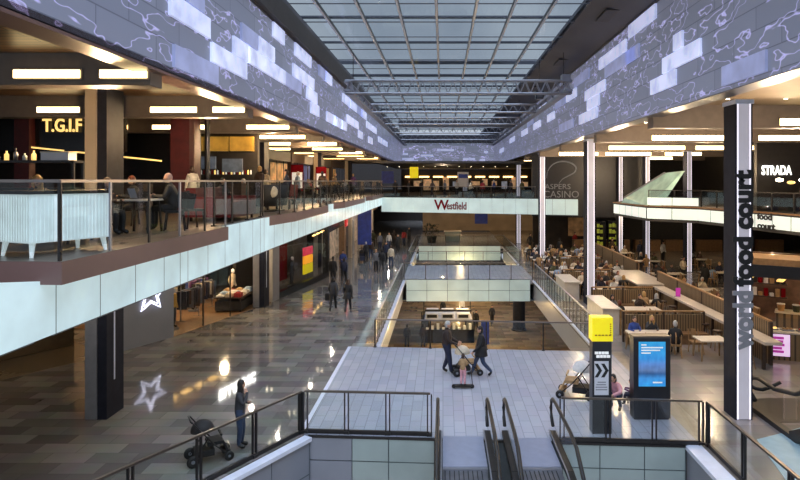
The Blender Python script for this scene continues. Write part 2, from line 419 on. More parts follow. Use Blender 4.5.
# ------------------------------------------------------------------ upper left level
struct('floor_upper_left', MB().prism([(-24,9.3),(-5.85,9.0),(-5.85,57),(-5.85,100),(-24,100)], 4.55, U), M['upfloor'])
struct('ceiling_lower_left', MB().box(-24,-5.9,4,100,4.38,4.55), M['ceil'])
f = MB(); y = 6.6
ys = []
while y < 57: ys.append(y); y += 1.15
for k, a in enumerate(ys):
    if a > 8.3: f.mat(0).box(-5.8,-5.74,a+.006,a+1.142,4.34,U-.04)
    else:
        za, zb = 5.12+max(0,8.53-a)*.21, 5.12+max(0,8.53-a-1.15)*.21; f.mat(0)
        q = [(a+.006,4.34),(a+1.142,4.34),(a+1.142,zb),(a+.006,za)]
        f.face([(-5.74,y_,z_) for y_, z_ in q]).face([(-5.8,y_,z_) for y_, z_ in q]).face([(-5.8,q[3][0],q[3][1]),(-5.74,q[3][0],q[3][1]),(-5.74,q[2][0],q[2][1]),(-5.8,q[2][0],q[2][1])]).face([(-5.8,q[0][0],q[0][1]),(-5.74,q[0][0],q[0][1]),(-5.74,q[3][0],q[3][1]),(-5.8,q[3][0],q[3][1])])
    f.mat(1).box(-5.79,-5.737,a-.008,a+.006,4.34,U-.04 if a > 8.3 else 5.1)
    if k % 5 == 0: f.mat(1).box(-5.738,-5.736,a+.74,a+.76,4.34,U-.04)
f.mat(1).box(-5.86,-5.79,4,8.5,4.3,5.08).box(-5.86,-5.79,8.9,58,4.3,U-.02)
struct('trim_upper_left', f, [M['glow'], M['seam']])
# projecting brown bays
def bay(n, poly):
    f = MB().prism(poly, 5.12, U)
    f.mat(1).prism([(p[0],p[1]) for p in poly], U, U+.004)
    struct('floor_bay_%d' % n, f, [M['brown'], M['upfloor']])
bay(1, [(-12,8.9),(-5.42,8.53),(-5.4,15.1),(-5.74,15.1),(-5.84,15.1),(-5.84,9.6),(-12,9.6)])
bay(2, [(-5.84,19.2),(-5.4,22),(-5.4,28.3),(-5.84,28.3)])
bay(3, [(-5.84,31),(-5.4,33),(-5.4,41.5),(-5.84,41.5)])
bay(4, [(-5.84,44),(-5.4,46),(-5.4,54),(-5.84,54)])
# ceiling over upper left
struct('ceiling_left', MB().box(-24,-5.9,4,90,9.3,9.5), M['ceil'])
f = MB()
ROWS_L = [12.2, 18.3, 24.2, 29.6, 35, 40.5, 46, 51.5, 57, 62.5, 68]
for y in ROWS_L: f.box(-24,-5.95,y,y+.5,8.55,9.3)
struct('ceiling_bulkheads_left', f, M['ceilbeam'])
f = MB()
for a, b2 in zip([4]+[y+.5 for y in ROWS_L[:4]], ROWS_L[:4]+[29.6]):
    if b2-a > .3: f.box(-24,-5.95,a+.05,b2-.05,9.2,9.29)
struct('ceiling_timber_left', f, M['timber'])
struct('ceiling_lip_left', MB().box(-6.3,-5.77,4,86,8.82,9.0), M['brown'])
# walls of the shell
struct('wall_left', MB().box(-24.2,-24,4,100,-.3,9.6), M['dark'])
struct('wall_back', MB().box(-24,34,99.8,100,G,13), M['dark'])
struct('wall_right', MB().box(34,34.2,4,100,-.3,9.6), M['dark'])
# ------------------------------------------------------------------ LED cladding
def cladding(name, x, side, z0, z1, y0, y1, blocks):
    f = MB()
    if side < 0: f.box(x-.25,x,y0,y1,z0,z1)
    else: f.box(x,x+.25,y0,y1,z0,z1)
    f.mat(3).box(min(x,x+side*.6),max(x,x+side*.6),y0,y1,z0-.02,z0)
    rh = .53
    for (ya, L, zc, bright) in blocks:
        zz = round((zc)/rh)*rh; zz = min(max(zz, z0+.03), z1-rh)
        f.mat(1 if bright else 2)
        xa, xb = (x, x+.07) if side < 0 else (x-.07, x)
        f.box(xa, xb, ya, ya+L, zz+.02, zz+rh-.02)
    f.mat(3).box(min(x,x+side*.3),max(x,x+side*.3),y0,y1,z1,z1+.12)
    struct(name, f, [M['led'], M['ledblock'], M['ledblock2'], M['ledtrim']])
def blocks_from(lst, X):
    out = []
    for (xa, xb, yc, br) in lst:
        Ya, Yb = sorted((600*X/(xa-443), 600*X/(xb-443))); Ym = (Ya+Yb)/2
        out.append((Ya, Yb-Ya, EYE+(181-yc)*Ym/600-.26, br))
    return out
LB = blocks_from([(168,187,6,1),(187,208,22,1),(186,202,4,0),(210,226,62,1),(226,245,74,1),(172,216,78,0),(232,248,46,1),(246,262,58,1),(240,256,40,0),
  (257,273,45,1),(262,284,66,1),(272,283,36,1),(294,310,52,1),(292,304,68,1),(304,313,82,1),(306,316,96,1),(324,331,78,1),(310,318,104,1),(326,336,118,1),(332,342,126,1),
  (342,350,103,1),(340,346,128,1),(349,356,108,1),(346,352,118,1),(356,362,112,0),(352,358,124,1),(360,366,118,1),(366,371,128,1),(358,362,136,1),(372,376,132,1),(368,372,140,1),(378,382,138,1),(383,387,146,1),(284,300,84,0),(318,326,60,0)], -5.77)
RB = blocks_from([(630,657,22,1),(600,627,58,1),(627,640,52,0),(586,606,88,1),(606,637,64,0),(664,702,56,1),(652,677,84,1),(675,684,43,1),(724,768,66,0),(575,590,76,0),(580,598,116,1),
  (567,577,92,1),(556,566,102,0),(548,555,118,1),(540,547,110,1),(534,541,128,1),(528,534,120,0),(522,528,134,1),(516,521,128,1),(510,515,142,1),(505,509,136,1),(500,504,150,1),(560,574,126,0),(588,600,100,1)], 7.2)
cladding('wall_left_cladding', -5.77, -1, 8.9, 12.0, 4, 86, LB)
cladding('wall_right_cladding', 7.2, 1, 8.9, 12.6, 4, 86, RB)
# far end cladding with bright dashes
f = MB().box(-6.2,7.6,85,85.3,8.3,11.9)
f.mat(1)
for (xa, xb, yc) in [(399,414,159),(421,433,155.5),(437,454,150),(446,462,164.5),(463,475,159),(436,448,167),(405,418,161),(403,408,154),(480,485,160),(484,488,152)]:
    k = 85/600.
    f.box((xa-443)*k,(xb-443)*k,84.93,85,EYE+(181-yc)*k-.14,EYE+(181-yc)*k+.14)
struct('wall_end_cladding', f, [M['ledend'], M['ledblock']])
# upstands to the skylight
struct('wall_upstand_left', MB().prism([(-5.8,4),(-5.6,4),(-5.6,90),(-5.8,90)], 12.1, 12.9), M['soffit'])
f = MB(); f.face([(7.2,4,12.72),(7.2,90,12.72),(5.3,90,13.1),(5.3,4,13.1)]).face([(7.2,4,12.8),(5.3,4,13.3),(5.3,90,13.3),(7.2,90,12.8)])
f.mat(1)
for y in (22.,31.,40.): f.box(6.0,6.5,y,y+1.6,12.86,12.92)
struct('wall_upstand_right', f, [M['roofgrey'], M['soffit']])
struct('roof_left', MB().box(-24,-5.62,4,90,12.9,13.1), M['roofgrey'])
struct('roof_right', MB().box(5.3,34,4,90,13.25,13.4), M['roofgrey'])
struct('roof_end', MB().box(-6,7.5,76,90,12.3,12.5), M['roofgrey'])
# ceiling right
struct('ceiling_right', MB().box(7.4,34,4,90,9.3,9.5), M['ceil'])
ROWS_R = [21.4, 29.3, 38, 46.5, 55, 63]
f = MB()
for y in ROWS_R: f.box(7.5,34,y,y+.6,8.5,9.3)
struct('ceiling_bulkheads_right', f, M['ceilbeam'])

# ------------------------------------------------------------------ skylight
sk = empty('skylight', (0,40,12.9), 'long glazed atrium skylight with slim longitudinal bars', 'skylight')
f = MB()
f.face([(-5.6,4,13.03),(5.3,4,13.03),(5.3,76,13.03),(-5.6,76,13.03)]); f.build('glazing', M['skyglass'], sk)
for X in (-4.5,-3.07,-1.62,-.24,1.2,2.55,3.95):
    MB().box(X-.05,X+.05,4,76,12.88,13.0).mat(1).box(X-.035,X+.035,4,76,12.84,12.88).build('glazing_bar', [M['darksteel'], M['whitebar']], sk)
y = 6.6
while y < 76:
    MB().box(-5.6,5.3,y-.025,y+.025,12.97,13.0).build('cross_bar', M['roofgrey'], sk); y += 2.5
# structure above the glass
rf = empty('roof_louvre', (0,40,15.6), 'grey louvred steel sunshade above the atrium skylight', 'sunshade')
random.seed(3)
for k in range(12):
    yy = 9+k*6.0; w = random.choice([.3,.5,.9,1.3])
    MB().box(-9,9,yy,yy+w,15.6,15.7).build('blade', M['roofgrey' if k % 3 else 'steel'], rf)
# lattice truss frame hung under the skylight
def lattice(name, p, q, h, par, mat, n):
    p, q = Vector(p), Vector(q); d = q-p; s = d.cross(Vector((0,0,1))).normalized()*.28
    f = MB()
    for o in (s*-.5, s*.5):
        f.tube([p+o, q+o], .05, 6); f.tube([p+o+Vector((0,0,h)), q+o+Vector((0,0,h))], .05, 6)
        for i in range(n):
            a = p+o+d*(i/n); c = p+o+d*((i+1)/n); m_ = p+o+d*((i+.5)/n)+Vector((0,0,h))
            f.bar(a, m_, .035, .035); f.bar(m_, c, .035, .035)
    for i in range(n+1):
        a = p+d*(i/n); f.bar(a-s*.5, a+s*.5, .03, .03); f.bar(a-s*.5+Vector((0,0,h)), a+s*.5+Vector((0,0,h)), .03, .03)
    return f.build(name, mat, par)
tr = empty('lighting_truss', (0,29,10.75), 'silver lattice lighting truss frame hung below the skylight', 'truss')
lattice('truss_bar', (-4.75,29.2,10.85), (6.25,29.2,10.85), .62, tr, M['steel'], 22)
for yy, zz in ((38.5,11.),(46.5,11.),(55,11.),(64,11.),(72,11)):
    lattice('truss_bar', (-4.75,yy,zz), (6.0,yy,zz), .5, tr, M['steel'], 18)
for xx in (-4.65,6.1):
    f = MB(); f.bar((xx,29,11.0),(xx,74,11.0),.34,.12); f.bar((xx,29,11.4),(xx,74,11.4),.3,.06)
    for k in range(24): f.bar((xx,29+k*1.9,11.05),(xx,29.95+k*1.9,11.4),.05,.05)
    f.build('side_rail', M['steel'], tr)
for xx in (-4.4,5.9):
    for yy in (29.4,46.5,64):
        MB().tube([(xx,yy,11.3),(xx,yy,12.9)],.018,6).build('cable', M['darksteel'], tr)
MB().box(5.75,6.15,28.9,29.4,11.4,11.75).build('hoist', M['steel'], tr)
t = empty('equipment_beam', (0,50,11.1), 'long dark box beam hung across the middle of the atrium', 'beam')
MB().box(-3.7,6.0,50,50.7,11.15,11.65).build('casing', M['roofgrey'], t)
for xx in (-3,5.2): MB().tube([(xx,50.3,11.6),(xx,50.3,12.95)],.03,6).build('cable', M['darksteel'], t)
sp = empty('loudspeaker', (5.0,31.5,10.9), 'small black box loudspeaker hung near the right end of the lighting truss', 'loudspeaker')
MB().box(4.85,5.25,31.3,31.7,10.9,11.3).build('cabinet', M['black'], sp)
MB().box(4.9,5.2,31.28,31.3,10.95,11.25).build('grille', M['roofgrey'], sp)
MB().tube([(5.05,31.5,11.3),(5.05,31.5,12.9)],.02,6).build('cable', M['darksteel'], sp)

# ------------------------------------------------------------------ ceiling strip lights
def strip_light(x0, x1, y, z0, z1, label, grp, mat='strip'):
    o = empty('strip_light', ((x0+x1)/2,y-.06,z0), label, 'light', grp)
    MB().box(x0-.04,x1+.04,y-.035,y-.0005,z0-.03,z1+.03).build('housing', M['ceilbeam'], o)
    MB().box(x0,x1,y-.06,y-.035,z0,z1).build('diffuser', M[mat], o)
random.seed(11)
LS = {0:[(-8.7,-7.36),(-6.95,-6.0),(-11.6,-10.2)], 1:[(-12.35,-11.07),(-8.9,-7.5),(-7.0,-6.05)]}
def nth(i): return ORD[min(i, 17)]
for r, y in enumerate(ROWS_L[:9]):
    segs = LS.get(r)
    if segs is None:
        x = -6.2-(r % 2)*.6; segs = []
        while x > -6.2-(9 if r < 5 else 12): 
            L = random.choice([1.7,2.0,2.3]); segs.append((x-L,x)); x -= L+random.choice([1.0,1.5])
    for k, (a, b2) in enumerate(sorted(segs, key=lambda s: -s[0])):
        strip_light(a, b2, y, 8.69, 8.85, 'warm strip light, upper left ceiling, %s row from camera, %s from atrium' % (nth(r), nth(k)), 'upper left ceiling strips', 'strip' if random.random() < .7 else 'strip2')
RS = {0:[(12.0,19.0)], 1:[(10.2,13.85),(15.4,18.8)], 2:[(10.5,15.3),(16,19.9)], 3:[(9.,12.),(12.6,16.1),(17.2,20.)], 4:[(8.6,12.2),(13.3,17),(18,21)], 5:[(8.5,12.5),(14,19)]}
for r, y in enumerate(ROWS_R):
    for k, (a, b2) in enumerate(RS[r]):
        strip_light(a, b2, y, 8.58, 8.82, 'warm strip light, food court ceiling, %s row from camera, %s from atrium' % (nth(r), nth(k)), 'food court ceiling strips')
# downlights
def downlight(x, y, z, label, grp):
    o = empty('downlight', (x,y,z), label, 'light', grp)
    MB().lathe([(.085,0),(.09,-.015),(.06,-.02)], (x,y,z), 12).build('ring', M['steel'], o)
    MB().lathe([(.055,-.021),(.05,-.026)], (x,y,z), 12).build('lens', M['spot'], o)
for j in range(7):
    for i, x in enumerate((-7.0,-7.25,-9.0,-9.25)):
        downlight(x, 15.5+j*3.2, 4.38, 'round downlight under the left balcony, %s row from camera, %s from atrium' % (nth(j), nth(i)), 'left balcony downlights')
for r, y in enumerate(ROWS_L[1:5]):
    for i in range(4):
        downlight(-6.9-i*1.9, y-1.6, 9.2, 'round downlight in the upper left timber ceiling, %s bay from camera, %s from atrium' % (nth(r), nth(i)), 'upper left timber ceiling downlights')
for r, y in enumerate(ROWS_R[:5]):
    for i in range(6):
        downlight(9.3+i*1.9, y-1.8, 9.3, 'round downlight in the food court ceiling, %s bay from camera, %s from atrium' % (nth(r), nth(i)), 'food court ceiling downlights')
for i in range(12):
    downlight(-6.5+i*1.4, 70, 8.29, 'round downlight on the far upper bridge ceiling, %s from left' % nth(i), 'far upper bridge downlights')
struct('ceiling_far', MB().box(-6.5,12,57,85,8.3,8.5), M['soffit'])

# ------------------------------------------------------------------ columns
def column_right(x, y, label, h=8.85, w=.42, d=.68):
    o = empty('column', (x+w/2,y,0), label, 'column', 'food court columns')
    MB().box(x,x+w,y+.03,y+d,0,h).box(x-.03,x+.02,y,y+d,0,h).box(x+w-.02,x+w+.03,y,y+d,0,h).build('column_body', M['coldark'], o)
    MB().box(x+.06,x+w-.06,y-.004,y+.03,.02,h).build('face_panel', M['colface'], o)
    for a in (x+.02, x+w-.06): MB().box(a,a+.04,y-.008,y+.03,.02,h).build('edge_light', M['colglow'], o)
    f = MB().box(x-.05,x+w+.05,y-.05,y+d+.05,h-.12,h); f.build('head_plate', M['whitecap'], o)
    return o
CR = [(8.1,16.57,'black column with pale face and vertical lettering beside the escalator'),(7.68,32,'pale faced column behind the yellow totem, second from camera'),(7.75,48,'slim pale column by the far void railing, third from camera'),(7.8,63.5,'most distant pale column on the atrium edge of the food court')]
for x, y, l in CR: column_right(x, y, l)
for x, y, l in ((16.1,47.7,'slim lit column deep in the food court, middle of three'),(17.7,43.5,'slim lit column deep in the food court, rightmost of three'),(15.0,51.2,'slim lit column deep in the food court, leftmost of three')):
    column_right(x, y, l, w=.34)
# lettering on the first column, reading upward
text('column_sign', 'food court', .72, (8.5,16.52,3.72), M['ink'], rot=(PI/2,-PI/2,0), depth=.05, align='LEFT', label='tall black vertical words on the pale column face', cat='sign', bold=.034, width=3.22)
text('column_sign', 'world', .72, (8.5,16.52,2.0), M['greylet'], rot=(PI/2,-PI/2,0), depth=.05, align='LEFT', label='grey vertical word low on the pale column face', cat='sign', bold=.034, width=1.62)
def column_left(y, label):
    o = empty('column', (-9.65,y,0), label, 'column', 'left concourse columns')
    MB().box(-9.58,-9.3,y+.02,y+.9,0,9.25).box(-9.86,-9.58,y+.05,y+.9,0,9.25).build('column_body', M['coldark'], o)
    MB().box(-9.88,-9.56,y-.02,y+.05,.02,4.38).build('face_panel', M['colgrey'], o)
    MB().box(-9.88,-9.56,y-.02,y+.05,U,9.25).build('upper_face_panel', M['colwarm'], o)  # same column face; warm light put into its colour up here
    MB().box(-9.3,-9.285,y+.38,y+.43,1.0,4.38).build('edge_strip', M['whitecap'], o)
for k, y in enumerate((16.57,31.2,45.8,60.4)):
    column_left(y, 'dark column with %s, %s from camera on the left' % ('grey face and pale strip' if k == 0 else 'warm lit upper face', nth(k)))
def post(x, y, z0, z1, r, label, mat):
    o = empty('post', (x,y,z0), label, 'post')
    MB().lathe([(r,z0),(r,z1)], (x,y,0), 14).build('shaft', mat, o); MB().lathe([(r*1.5,z0),(r*1.5,z0+.04)], (x,y,0), 14).build('base_plate', mat, o)
post(-9.0,22.9,U,9.25,.1,'thin black round post on the restaurant terrace', M['black'])
# ------------------------------------------------------------------ glass balustrades
def balustrade(pts, z, label, pitch=1.25, h=1.1, post='double', grp=None, gl='glass', base=.0, railm='bronze', thick=.05):
    """run of glass panes between dark posts under a flat handrail; pts = polyline on plan"""
    cx = sum(p[0] for p in pts)/len(pts); cy = sum(p[1] for p in pts)/len(pts)
    o = empty('glass_balustrade', (cx,cy,z), label, 'balustrade', grp)
    rb = MB(); bb = MB()
    for p, q in zip(pts[:-1], pts[1:]):
        P, Q = Vector((p[0],p[1],0)), Vector((q[0],q[1],0)); d = (Q-P); L = d.length; d.normalize(); s = Vector((-d.y,d.x,0))
        rb.bar(P+Vector((0,0,z+h))-d*.02, Q+Vector((0,0,z+h))+d*.02, .07, .045)
        if base: bb.bar(P+Vector((0,0,z+.06)), Q+Vector((0,0,z+.06)), .06, .1)
        n = max(1, round(L/pitch)); st = L/n
        for i in range(n+1):
            c = P+d*(i*st)
            f = MB()
            if post == 'double':
                for e in (-.05,.05):
                    k = c+d*e; f.bar(k+Vector((0,0,z)), k+Vector((0,0,z+h-.02)), thick*1.3, .03, up=d)
                f.bar(c+Vector((0,0,z+.02)), c+Vector((0,0,z+.08)), .12, .14, up=d)
            elif post == 'slim':
                f.bar(c+Vector((0,0,z)), c+Vector((0,0,z+h-.02)), .03, .05, up=d)
            elif post == 'single':
                f.bar(c+Vector((0,0,z)), c+Vector((0,0,z+h-.02)), thick*1.2, .05, up=d); f.bar(c+Vector((0,0,z)), c+Vector((0,0,z+.03)), .12, .12, up=d)
            else:
                f.bar(c+Vector((0,0,z-.3)), c+Vector((0,0,z+h-.02)), .1, .03, up=s); f.bar(c+Vector((0,0,z+h-.06)), c+Vector((0,0,z+h-.03)), .04, .12, up=d)
            f.build('post', M['steel'] if post == 'slim' and i % 2 else M['darksteel'], o)
            if i < n:
                a = P+d*(i*st+.09); b2 = P+d*((i+1)*st-.09)
                g = MB().bar(a+Vector((0,0,z+(h-.06+.1)/2+.03)), b2+Vector((0,0,z+(h-.06+.1)/2+.03)), .014, h-.16)
                g.build('glass_pane', M[gl], o)
    rb.build('handrail', M[railm], o)
    if bb.v: bb.build('base_channel', M['darksteel'], o)
    return o
# near opening
balustrade([(-7.6,8.9),(-3.72,15.66)], 0, 'slanted glass balustrade at lower left beside the woman with a pushchair', 1.45, base=1)
balustrade([(-3.6,15.72),(-.35,15.52)], 0, 'glass balustrade left of the escalators with three square panes', 1.15, base=1)
balustrade([(3.02,15.22),(6.45,15.0)], 0, 'glass balustrade in front of the yellow totem and digital kiosk', 1.3, base=1)
balustrade([(6.58,14.9),(6.58,7.8)], 0, 'bronze railed glass balustrade at lower right beside the lettered column', 1.7, base=1)
# void
balustrade([(XL,23.86),(XR,23.2)], 0, 'glass balustrade across the far side of the tiled bridge', 2.35, post='single', railm='rail', base=0)
balustrade([(XL,24.1),(XL,39.9)], 0, 'dark balustrade along the left concourse, nearer length', .8, post='fin', railm='steel')
balustrade([(XL,47.2),(XL,60.8)], 0, 'dark balustrade along the left concourse, farther length', .9, post='fin', railm='steel')
balustrade([(XR,23.5),(XR,39.9)], 0, 'dark balustrade along the food court, nearer length', .8, post='fin', railm='steel')
balustrade([(XR,47.2),(XR,60.8)], 0, 'dark balustrade along the food court, farther length', .9, post='fin', railm='steel')
balustrade([(XL+.1,40.25),(XR-.1,40.25)], 0, 'glass balustrade on the near edge of the middle bridge', 1.4, post='single', railm='rail')
balustrade([(XL+.1,46.9),(XR-.1,46.9)], 0, 'glass balustrade on the far edge of the middle bridge', 1.4, post='single', railm='rail')
balustrade([(XL+.1,61.05),(XR-.1,61.05)], 0, 'glass balustrade on the near edge of the farthest lower bridge', 1.4, post='single', railm='rail')
# upper left terrace
balustrade([(-10.5,8.86),(-5.48,8.58),(-5.46,15.06)], U, 'terrace glass balustrade around the white cabinet and seated man', 1.3, h=1.15, railm='rail', thick=.025, post='slim')
balustrade([(-5.8,15.2),(-5.8,19.1)], U, 'terrace glass balustrade in front of the red sofa', 1.3, h=1.15, railm='rail', gl='glass2', thick=.03, post='single')
balustrade([(-5.8,19.3),(-5.46,22.05),(-5.46,28.2)], U, 'terrace glass balustrade in front of the red chair', 1.6, h=1.15, railm='rail', gl='glass', thick=.03, post='single')
balustrade([(-5.8,28.4),(-5.8,31),(-5.46,33.1),(-5.46,41.4)], U, 'terrace glass balustrade in front of the dark dining chairs', 1.6, h=1.15, railm='rail', gl='glass', thick=.03, post='single')
balustrade([(-5.8,41.6),(-5.8,44),(-5.46,46.1),(-5.46,54)], U, 'terrace glass balustrade farthest along the left terrace', 1.6, h=1.15, railm='rail', gl='glass', thick=.03, post='single')

# ------------------------------------------------------------------ upper link bridge with the centre name
WA, WB = (-5.75,56.5), (11.4,50.6)
def wp(t): return (WA[0]+(WB[0]-WA[0])*t, WA[1]+(WB[1]-WA[1])*t)
struct('floor_upper_link', MB().prism([WA,WB,(13,60),(13,86),(-5.75,86)], 3.75, 5.0), M['soffit'])
f = MB(); n = 17
dx, dy = WB[0]-WA[0], WB[1]-WA[1]; LL = math.hypot(dx,dy); nx, ny = dy/LL, -dx/LL
for i in range(n):
    a, b2 = wp((i+.012)/n), wp((i+.988)/n)
    f.prism([(a[0]+nx*.12,a[1]+ny*.12),(b2[0]+nx*.12,b2[1]+ny*.12),(b2[0]+nx*.06,b2[1]+ny*.06),(a[0]+nx*.06,a[1]+ny*.06)], 3.72, 5.06)
f.mat(1).prism([(WA[0]+nx*.055,WA[1]+ny*.055),(WB[0]+nx*.055,WB[1]+ny*.055),WB,WA], 3.68, 5.04)
struct('trim_upper_link', f, [M['linkglow'], M['seam']])
balustrade([wp(.005),wp(.8)], 5.0, 'glass balustrade on the upper bridge above the centre name', 1.3, h=1.1, railm='rail', post='single', gl='glass2')
ang = math.atan2(dy, dx)
c = wp(.382)
cs = empty('centre_sign', (c[0],c[1],3.9), 'dark red raised name lettering on the pale upper bridge front', 'sign')
text('capital_letter', 'W', 1.3, (c[0]-.95*math.cos(ang)+nx*.16,c[1]-.95*math.sin(ang)+ny*.16,4.0), M['redlet'], rot=(PI/2,0,ang), depth=.06, parent=cs, bold=.02)
text('lower_case_letters', 'estfield', .95, (c[0]+.5*math.cos(ang)+nx*.16,c[1]+.5*math.sin(ang)+ny*.16,4.05), M['redlet'], rot=(PI/2,0,ang), depth=.06, parent=cs, bold=.012, width=1.85)
# hanging signs beyond the bridge
def hang_sign(x, y, z, w, h, mat, label, top):
    o = empty('hanging_sign', (x,y,z), label, 'sign')
    MB().box(x-w/2,x+w/2,y-.05,y+.05,z,z+h).build('sign_face', mat, o)
    f = MB()
    for e in (-.3,.3): f.tube([(x+w*e,y,z+h),(x+w*e,y,top)],.02,6)
    f.build('hanger', M['darksteel'], o); return o
hang_sign(-6.0,65,6.35,1.3,1.3,M['blue'],'square blue hanging sign at the left end of the upper bridge',8.3)
hang_sign(-2.9,60,6.9,.85,1.1,M['yellow'],'yellow hanging sign above the upper bridge',8.3)
s = hang_sign(2.0,60,6.0,1.1,1.5,M['white'],'white hanging information sign above the upper bridge',8.3)
MB().box(1.55,2.45,59.93,59.949,6.9,7.3).build('sign_symbol', M['blue'], s)
hang_sign(4.2,66,1.9,1.4,1.5,M['blue'],'blue hanging sign under the upper bridge',3.7)
s = hang_sign(-6.4,49,1.4,1.1,3.4,M['blue'],'tall blue hanging banner over the left concourse shops',4.4)
# far upper hall: shop wall with lit fronts
f = MB().box(-6,13,86,86.4,5,8.4)
f.mat(1)
random.seed(5)
for k in range(13):
    a = -5.6+k*1.4; f.mat(random.choice([1,1,2,3])).box(a,a+random.uniform(.6,1.2),85.9,86,5.2+random.random()*.8,6.4+random.random()*.9)
f.mat(4)
for k in range(9): f.box(-5.4+k*2,-4.+k*2,85.7,85.8,7.1,7.3)
struct('wall_far_shops', f, [M['dark'], pm('far_shop_glow', (190,150,110), .5, emit=(200,160,120), es=.55, var=.6, scale=2), M['wooddark'], pm('far_shop_cool', (150,150,160), .5, emit=(150,156,170), es=.5, var=.6, scale=2), M['strip2']])
# black entertainment venue wall with emblem
struct('wall_venue', MB().prism([(8.1,54.49),(17.5,52.2),(17.5,52.6),(8.1,54.89)], 3.4, 9.3), M['darkblue'])
v = empty('venue_sign', (10.5,53.6,5.0), 'silver curled emblem and two words on the black glass wall', 'sign')
ctl = [(-1.25,-.1),(-1.15,.55),(-.7,1.15),(0,1.4),(.75,1.3),(1.25,.9),(1.15,.45),(.6,.1),(.1,-.2),(-.2,-.6)]
pts = []
for k in range(len(ctl)-1):
    p0, p1, p2, p3 = ctl[max(k-1,0)], ctl[k], ctl[k+1], ctl[min(k+2,len(ctl)-1)]
    for q in range(6):
        t = q/6.; pts.append(tuple(.5*(2*p1[i]+(p2[i]-p0[i])*t+(2*p0[i]-5*p1[i]+4*p2[i]-p3[i])*t*t+(3*p1[i]-p0[i]-3*p2[i]+p3[i])*t**3) for i in (0,1)))
def wy(x): return 54.2-(x-9.3)*.244
rr = [.02+.05*math.sin(PI*i/(len(pts)-1)) for i in range(len(pts))]
MB().tube([(10.6+a,wy(10.6+a)-.07,6.95+b2) for a, b2 in pts],rr,8).build('emblem', M['venue'], v, True)
va = math.atan2(-2,8.2)
text('sign_word','ASPERS',.66,(10.3,wy(10.3)-.06,5.88),M['venue'],rot=(PI/2,0,va),parent=v,width=2.3)
text('sign_word','CASINO',.86,(10.6,wy(10.6)-.06,5.12),M['venue'],rot=(PI/2,0,va),parent=v,width=3.1)

# ------------------------------------------------------------------ right upper gallery
GP = [(12.0,42),(12.25,36),(14.5,34),(15.6,26.8),(16.6,19),(17,8)]
poly = GP+[(34,8),(34,60),(20,60)]
struct('floor_gallery', MB().prism(poly, 4.2, 5.1), M['soffit'])
f = MB()
for p, q in zip(GP[:-1], GP[1:]):
    L = math.hypot(q[0]-p[0], q[1]-p[1]); n = max(1, round(L/1.25)); d = ((q[0]-p[0])/L,(q[1]-p[1])/L); nn = (d[1],-d[0])
    if nn[0] > 0: nn = (-nn[0],-nn[1])
    for i in range(n):
        a = (p[0]+d[0]*(L*i/n+.02),p[1]+d[1]*(L*i/n+.02)); b2 = (p[0]+d[0]*(L*(i+1)/n-.02),p[1]+d[1]*(L*(i+1)/n-.02))
        f.mat(0).prism([a,b2,(b2[0]+nn[0]*.06,b2[1]+nn[1]*.06),(a[0]+nn[0]*.06,a[1]+nn[1]*.06)], 4.36, 4.98)
        if p[0] < 12.5 and p[1] < 37: f.prism([a,b2,(b2[0]+nn[0]*.04,b2[1]+nn[1]*.04),(a[0]+nn[0]*.04,a[1]+nn[1]*.04)], 5.18, 5.62)
        f.mat(2).prism([(b2[0],b2[1]),(b2[0]+d[0]*.04,b2[1]+d[1]*.04),(b2[0]+d[0]*.04+nn[0]*.062,b2[1]+d[1]*.04+nn[1]*.062),(b2[0]+nn[0]*.062,b2[1]+nn[1]*.062)], 4.36, 4.98)
    f.mat(1).bar((p[0]+nn[0]*.08,p[1]+nn[1]*.08,5.1),(q[0]+nn[0]*.08,q[1]+nn[1]*.08,5.1),.1,.08)
struct('trim_gallery', f, [pm('gallery_glow', (200,212,206), .2, emit=(228,234,232), es=.72, var=.12), M['woodmid'], M['seam']])
balustrade([(12.35,36),(14.6,33.9),(15.7,26.8),(16.7,19)], 5.1, 'dark glass balustrade along the right upper gallery', 1.4, h=.95, railm='darksteel', post='single', gl='glass2')
# folded glass side of the stair rising to the gallery
st = empty('gallery_stair', (12.1,40,3.9), 'folded pale glass stair balustrade rising like a wing to the dark venue', 'stair')
MB().face([(12.0,42,4.3),(12.3,36,4.3),(12.35,35.9,5.05),(12.1,40,5.5)]).face([(12.1,40,5.5),(12.35,35.9,5.05),(14.2,35.5,7.2),(13.7,37,7.1)]).face([(12.35,35.9,5.05),(12.9,35.6,5.05),(14.3,35.45,7.2),(14.2,35.5,7.2)]).build('glass_side', pm('stair_glass', (140,170,160), .15, emit=(150,182,172), es=.4, var=.3, scale=1.2), st)
MB().bar((12.1,40,5.5),(13.7,37,7.12),.08,.1).build('stair_rail', M['steel'], st)
# back walls
struct('wall_gallery', MB().box(14,34,58,58.3,0,9.3).box(24,24.3,30,58,5.1,9.3), M['dark'])
r = empty('restaurant_front', (17.2,27.5,5.1), 'dark gallery restaurant front with white lit name and pendant glow', 'shopfront')
MB().box(15.7,30,30,30.3,5.1,9.3).build('facade', M['dark'], r)
text('lit_name','STRADA',.64,(16.62,29.9,6.92),M['whitelet'],parent=r,align='CENTER',bold=.016,width=1.5)
MB().box(17.0,26,28.2,28.6,6.0,6.3).build('counter', M['wooddark'], r)
for k in range(4): 
    x = 15.7+k*.55
    MB().ell((x,28,6.65-.12*(k % 2)),(.17,.17,.08),10,6).build('pendant_shade', M['spot'] if k % 2 == 0 else M['goldlet'], r)
t = text('shop_sign','food\ncourt',.44,(15.14,28.9,4.33),M['ink'],rot=(PI/2,0,-math.atan2(7.2,1.1)),depth=.03,label='black two-line words on the pale gallery fascia',cat='sign',bold=.014,align='LEFT',width=1.25)

